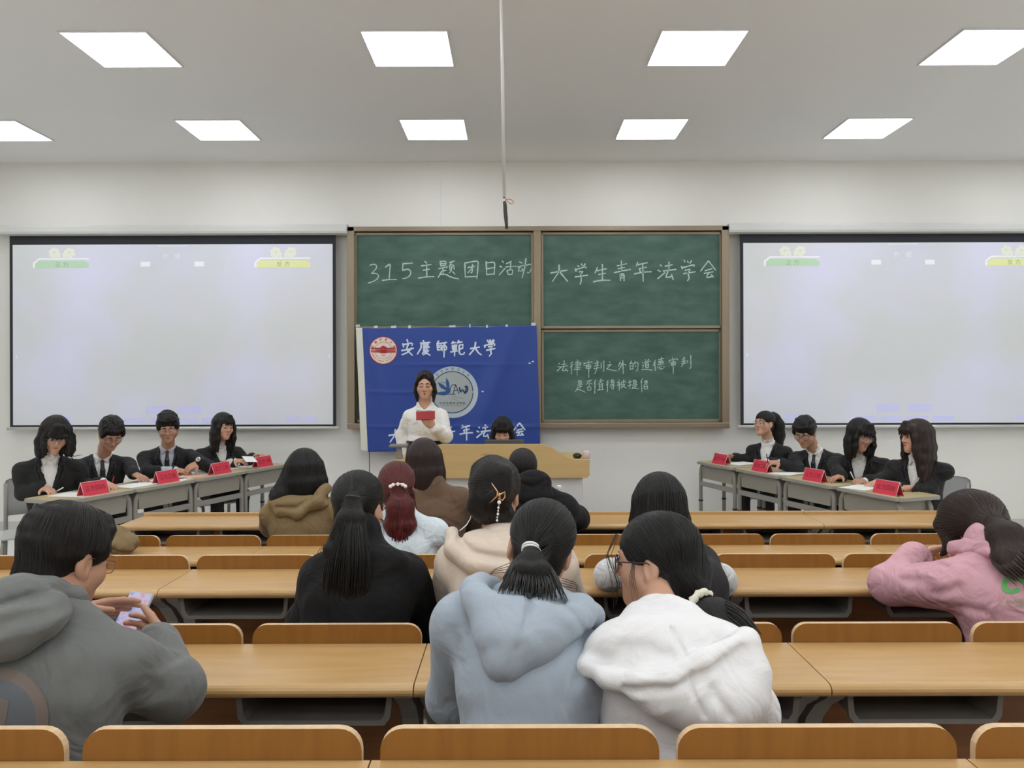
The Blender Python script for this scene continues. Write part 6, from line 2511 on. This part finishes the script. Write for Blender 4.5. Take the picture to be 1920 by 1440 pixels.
# --- M7 pink denim jacket
wl = Q(1718, 1044, 3.0)
o, po, h, rt = sitter('woman in pink denim jacket with brown ponytail leaning over the desk, right of photo',
    (1.74, 2.54, .625), Q(1856, 1030, 2.66), Q(1822, 990, 2.80), 192, 206, 34, 14,
    (Q(1985, 1120, 2.85), Q(1900, 1075, 3.05)), (Q(1672, 1094, 2.86), wl, hand_to(wl, Q(1762, 1026, 3.06), (.1, -.5, -.5), curl=30, side=-1)),
    shR=Q(1935, 1090, 2.60), shL=Q(1786, 1098, 2.64), w_=1.08, sw=.18)
S = SDF(*box_of(po.pts(), .22), .0058)
hoodie(S, po, .030, 51, .004, 24, .008, .93, .068)
S.cap(po.sh[-1], po.arms[-1][0], .074, .066, .03)
S.cap(po.neck - Zv * .03, po.neck + Zv * .02, .082, .080, .03)
S.crease([Q(1662, 1118, 2.72), Q(1745, 1104, 2.58), Q(1800, 1090, 2.52), Q(1870, 1070, 2.52), Q(1960, 1070, 2.5)], .004, .006)
S.crease([Q(1746, 1062, 2.62), Q(1752, 1090, 2.58), Q(1748, 1110, 2.58)], .006, .006)
for p_ in ([Q(1700, 1060, 2.80), Q(1735, 1066, 2.70), Q(1760, 1058, 2.66)], [Q(1690, 1085, 2.76), Q(1730, 1090, 2.66)], [Q(1770, 1120, 2.56), Q(1810, 1105, 2.53)],
           [Q(1790, 1150, 2.52), Q(1850, 1150, 2.5)], [Q(1660, 1060, 2.84), Q(1690, 1050, 2.84)]):
    S.crease(p_, .014, .011)
S.cap(po.neck - Zv * .0, h.p(0, -.03, -.05), .062, .060, .004, True)
jk = mesh_obj('jacket', S, M['pink_denim'], rt, o)
S = SDF(*box_of([po.neck], .2), .005)
nk = po.neck
S.chain([nk + Vector((-.09, .07, .0)), nk + Vector((-.082, .0, .022)), nk + Vector((-.04, -.068, .03)), nk + Vector((.03, -.075, .032)), nk + Vector((.08, -.02, .02))], .015, .01)
S.chain([nk + Vector((-.09, .07, -.02)), nk + Vector((-.09, .0, .0)), nk + Vector((-.045, -.078, .005)), nk + Vector((.03, -.085, .006)), nk + Vector((.09, -.02, .0))], .017, .015)
mesh_obj('collar', S, M['pink_denim'], rt, o)
fl = Flat(lambda u, v: Q(1898 + u * 1.0, 1100 - v * 1.0, 2.3))
for ox in (-2.2, 0, 2.2):
    for oy in (-2.2, 0, 2.2):
        fl.text('CW', (20 + ox, 4 + oy), 42, .10, 1.1)
fl.mi = 1
fl.text('AS INSIDE ME', (20, -26), 11, .12)
fl.text('NEVER', (24, -34), 11, .12)
project_marks(fl, jk, 'printed_lettering', [M['green_print'], M['green_faded']], o, rt, .002)
S = SDF(*box_of([h.c, Q(1920, 1090, 2.6)], .22), .005)
hair_base(S, h, thick=1.08, hairline=.045, facew=.05)
S.ell(h.p(0, -.06, -.03), [.07, .06, .06], h.R, .03)
tie = Q(1856, 984, 2.66)
S.chain([h.p(0, -.08, .02), tie], [.06, .028], .04)
for ex, ey in ((1892, 1066), (1910, 1070), (1928, 1068), (1945, 1058)):
    S.chain([tie, Q(1862 + (ex - 1862) * .4, 1010 + (ey - 1080) * .2, 2.60), Q(1868 + (ex - 1868) * .8, 1050, 2.535), Q(ex, ey, 2.50)], [.024, .040, .038, .014], .025)
for q in (-1,):
    S.chain([h.p(q * .055, .06, .06), h.p(q * .078, .055, -.01), h.g(q * .08, .06, -.10)], [.024, .022, .008], .02)
hb = hair_obj(S, h, rt, o, 'hair_brown', tie, h.c - tie)
scalp(hb, h, rt, o, 'strand_brown', tie, 260, 0, .0009, 6, t0=60)
fan([(tie, .022, .016), (Q(1872, 1015, 2.585), .045, .026), (Q(1896, 1045, 2.515), .060, .028), (Q(1920, 1064, 2.485), .062, .022)], 380, rt, o, 'strand_brown', (.72, 0, .55), .03, .0014, 12)
ring(tie, Q(1870, 1005, 2.62) - tie, .028, .009, rt, o, 'grey_elastic')

# --- N8 wine red hair, pale shirt
wl, wr_ = Q(715, 1010, 3.98), Q(785, 1010, 3.98)
o, po, h, rt = sitter('woman with wine-red ponytail and pale blue shirt, middle of the audience',
    (-.52, 3.46, .52), Q(752, 965, 3.56), Q(744, 915, 3.62), 180, 184, 6, 0,
    (Q(812, 1030, 3.74), wr_, relax(wr_, (-.4, 1, 0), DN, -1)), (Q(702, 1030, 3.74), wl, relax(wl, (.4, 1, 0), DN, 1)),
    sw=.155, w_=.92, floor=0.0, hs=.97, vox=.006)
S = SDF(*box_of(po.pts(), .2), .0068)
hoodie(S, po, .022, 61, .003, 26)
S.cap(po.neck - Zv * .02, po.neck + Zv * .035, .070, .062, .02)
S.cap(po.neck - Zv * .0, h.p(0, -.03, -.05), .055, .055, .004, True)
mesh_obj('shirt', S, M['light_blue_shirt'], rt, o)
S = SDF(*box_of([h.c, Q(752, 1010, 3.5)], .2), .005)
hair_base(S, h, thick=1.04)
for q in (-1, 1):
    S.ell(h.p(q * .086, .0, -.016), [.020, .026, .038], h.R, .006, True)
tie = Q(748, 913, 3.505)
S.chain([h.p(0, -.085, .02), tie], [.045, .026], .03)
for ex, ey in ((735, 1012), (752, 1024), (766, 1000)):
    S.chain([tie, Q(750 + (ex - 750) * .6, 950, 3.475), Q(750 + (ex - 750), 985, 3.46), Q(ex, ey, 3.45)], [.024, .036, .034, .010], .025)
for q, ex in ((-1, 719), (1, 776)):
    S.chain([h.p(q * .07, -.02, -.02), h.g(q * .082, -.02, -.10), Q(ex, 975, 3.54)], [.016, .014, .006], .01)
hb = hair_obj(S, h, rt, o, 'hair_red', tie, h.c - tie)
scalp(hb, h, rt, o, 'strand_red', tie, 220, 0, .0010, 6)
fan([(tie, .018, .014), (Q(750, 950, 3.465), .036, .02), (Q(750, 990, 3.44), .040, .02), (Q(750, 1020, 3.435), .036, .014)], 220, rt, o, 'strand_red', (1, 0, 0), .04, .0016, 14)
b_ = MB()
rg = random.Random(2)
for k in range(11):
    a = -PI * .05 + k * PI * 1.1 / 10
    b_.ball(tie - rt + Vector((.034 * math.cos(a), -.026 - .004 * (k % 2), .012 * math.sin(a) + .004)), .006 + .003 * (k % 2), 8)
b_.tube([tie - rt + Vector((-.036, -.022, 0)), tie - rt + Vector((0, -.030, .008)), tie - rt + Vector((.036, -.022, 0))], .004, 6)
b_.build('hair_clip', M['pearl'], o)

# --- O9 olive jacket
wl, wr_ = Q(535, 970, 4.92), Q(600, 970, 4.92)
o, po, h, rt = sitter('woman with long black hair and olive jacket, first audience row left of the lectern',
    (-1.20, 4.39, .52), Q(567, 938, 4.46), Q(573, 884, 4.52), 180, 172, 8, 4,
    (Q(622, 985, 4.66), wr_, relax(wr_, (-.4, 1, 0), DN, -1)), (Q(512, 985, 4.66), wl, relax(wl, (.4, 1, 0), DN, 1)),
    sw=.165, w_=1.0, floor=0.0, vox=.006)
S = SDF(*box_of(po.pts(), .2), .0068)
hoodie(S, po, .032, 71, .004, 26)
mesh_obj('jacket', S, M['olive'], rt, o)
S = SDF(*box_of([po.neck], .28), .006)
S.ell(Q(560, 945, 4.38), (.17, .07, .055), None, .05)
S.chain([Q(512, 940, 4.42), Q(525, 958, 4.34), Q(560, 962, 4.31), Q(590, 940, 4.34), Q(612, 915, 4.44)], [.03, .032, .032, .032, .03], .03)
S.crease([Q(520, 950, 4.34), Q(555, 952, 4.30), Q(590, 930, 4.32)], .012, .014)
S.wrinkle(.004, 40, 5)
S.cap(po.neck, h.p(0, -.03, -.05), .06, .06, .004, True)
mesh_obj('hood', S, M['olive'], rt, o)
S = SDF(*box_of([h.c, Q(530, 940, 4.4)], .26), .0055)
hair_base(S, h, thick=1.1)
long_hair(S, h, .20, .088, .10, False, .036, 1.1)
S.chain([h.p(-.085, -.03, -.02), Q(540, 910, 4.46), Q(522, 930, 4.40), Q(512, 945, 4.36)], [.04, .05, .045, .015], .04)
hb = hair_obj(S, h, rt, o, 'hair_black')
scalp(hb, h, rt, o, 'strand_black', None, 200, .22, .0012, 6)
strands([[Q(535, 915, 4.40), Q(512, 918 + k * 4, 4.38), Q(506 + k * 3, 922 + k * 10, 4.36)] for k in range(4)], .0016, rt, o, 'hair_black')

# --- O10 brown coat
wl, wr_ = Q(790, 965, 4.92), Q(862, 968, 4.92)
o, po, h, rt = sitter('woman with long brown hair and brown wool coat, in front of the lectern',
    (-.44, 4.39, .52), Q(812, 918, 4.48), Q(797, 863, 4.54), 180, 172, 4, 5,
    (Q(880, 975, 4.68), wr_, relax(wr_, (-.4, 1, 0), DN, -1)), (Q(776, 985, 4.66), wl, relax(wl, (.4, 1, 0), DN, 1)),
    shR=Q(866, 940, 4.46), shL=Q(775, 935, 4.46), sw=.165, w_=1.0, floor=0.0, vox=.006)
S = SDF(*box_of(po.pts(), .2), .0068)
hoodie(S, po, .034, 81, .003, 24)
S.cap(po.neck - Zv * .03, po.neck + Zv * .035, .08, .07, .03)
S.crease([Q(822, 905, 4.34), Q(840, 925, 4.34), Q(852, 950, 4.34)], .007, .006)
S.crease([Q(805, 972, 4.3), Q(835, 975, 4.28), Q(862, 992, 4.3)], .008, .010)
S.cap(po.neck, h.p(0, -.03, -.05), .06, .06, .004, True)
mesh_obj('coat', S, M['brown_coat'], rt, o)
S = SDF(*box_of([h.c], .32), .0055)
hair_base(S, h, thick=1.06)
long_hair(S, h, .23, .080, .095, False, .034, .95)
S.chain([h.g(.05, -.09, -.15), h.g(.085, -.08, -.21), h.g(.14, -.06, -.235)], [.03, .02, .005], .03)
hb = hair_obj(S, h, rt, o, 'hair_brown')
scalp(hb, h, rt, o, 'strand_brown', None, 220, .26, .0012, 6)

# --- O11 black hooded jacket
wl, wr_ = Q(960, 972, 4.95), Q(1060, 975, 4.95)
o, po, h, rt = sitter('short-haired man in black hooded jacket leaning left, below the laptop',
    (.20, 4.39, .52), Q(1008, 920, 4.52), Q(982, 880, 4.62), 176, 186, 14, 10,
    (Q(1082, 972, 4.72), wr_, relax(wr_, (-.4, 1, 0), DN, -1)), (Q(955, 985, 4.72), wl, relax(wl, (.4, 1, 0), DN, 1)),
    shR=Q(1058, 952, 4.48), shL=Q(965, 950, 4.50), sw=.18, w_=1.05, floor=0.0, female=False, vox=.006)
S = SDF(*box_of(po.pts(), .2), .0068)
hoodie(S, po, .034, 91, .004, 24)
mesh_obj('jacket', S, M['black_fleece'], rt, o)
S = SDF(*box_of([po.neck], .28), .006)
S.ell(Q(1000, 905, 4.44), (.105, .075, .075), None, .05)
S.ell(Q(1006, 930, 4.40), (.10, .06, .05), None, .05)
S.crease([Q(975, 905, 4.38), Q(1000, 915, 4.34), Q(1025, 900, 4.38)], .010, .008)
S.cap(po.neck, h.p(0, -.03, -.05), .058, .058, .004, True)
mesh_obj('hood', S, M['black_fleece'], rt, o)
S = SDF(*box_of([h.c], .2), .005)
hair_base(S, h, thick=1.0, nape=False)
S.ell(h.p(0, -.04, .01), [.074, .074, .075], h.R, .02)
for q in (-1, 1):
    S.ell(h.p(q * .086, .0, -.02), [.024, .030, .045], h.R, .006, True)
hair_obj(S, h, rt, o, 'hair_soft')

# ============================ bag on the desk behind the front row
bc = Q(222, 1020, 4.02)
bz = .752
bc = Vector((bc.x, 4.02, bz))
S = SDF((bc.x - .24, bc.y - .16, bz - .02), (bc.x + .20, bc.y + .16, bz + .26), .0055)
S.ell(bc + Vector((-.02, 0, .055)), (.125, .095, .065), None, .03)
S.ell(bc + Vector((-.04, .01, .11)), (.075, .06, .045), None, .03)
S.chain([bc + Vector((-.08, -.07, .10)), bc + Vector((-.02, -.085, .075)), bc + Vector((.05, -.07, .045)), bc + Vector((.085, -.03, .03))], [.018, .018, .02, .022], .015)
S.crease([bc + Vector((-.09, -.09, .07)), bc + Vector((0, -.10, .045)), bc + Vector((.09, -.06, .02))], .008, .010)
S.crease([bc + Vector((-.03, -.06, .13)), bc + Vector((.01, -.09, .09)), bc + Vector((.02, -.1, .05))], .009, .009)
S.wrinkle(.004, 55, 5)
S.half((0, 0, bz), (0, 0, -1))
bg = mesh_obj('bag', S, M['olive'], (bc.x, bc.y, bz), None)
tag(bg, 'crumpled olive cloth bag lying on the desk left of the grey hoodie', 'bag')
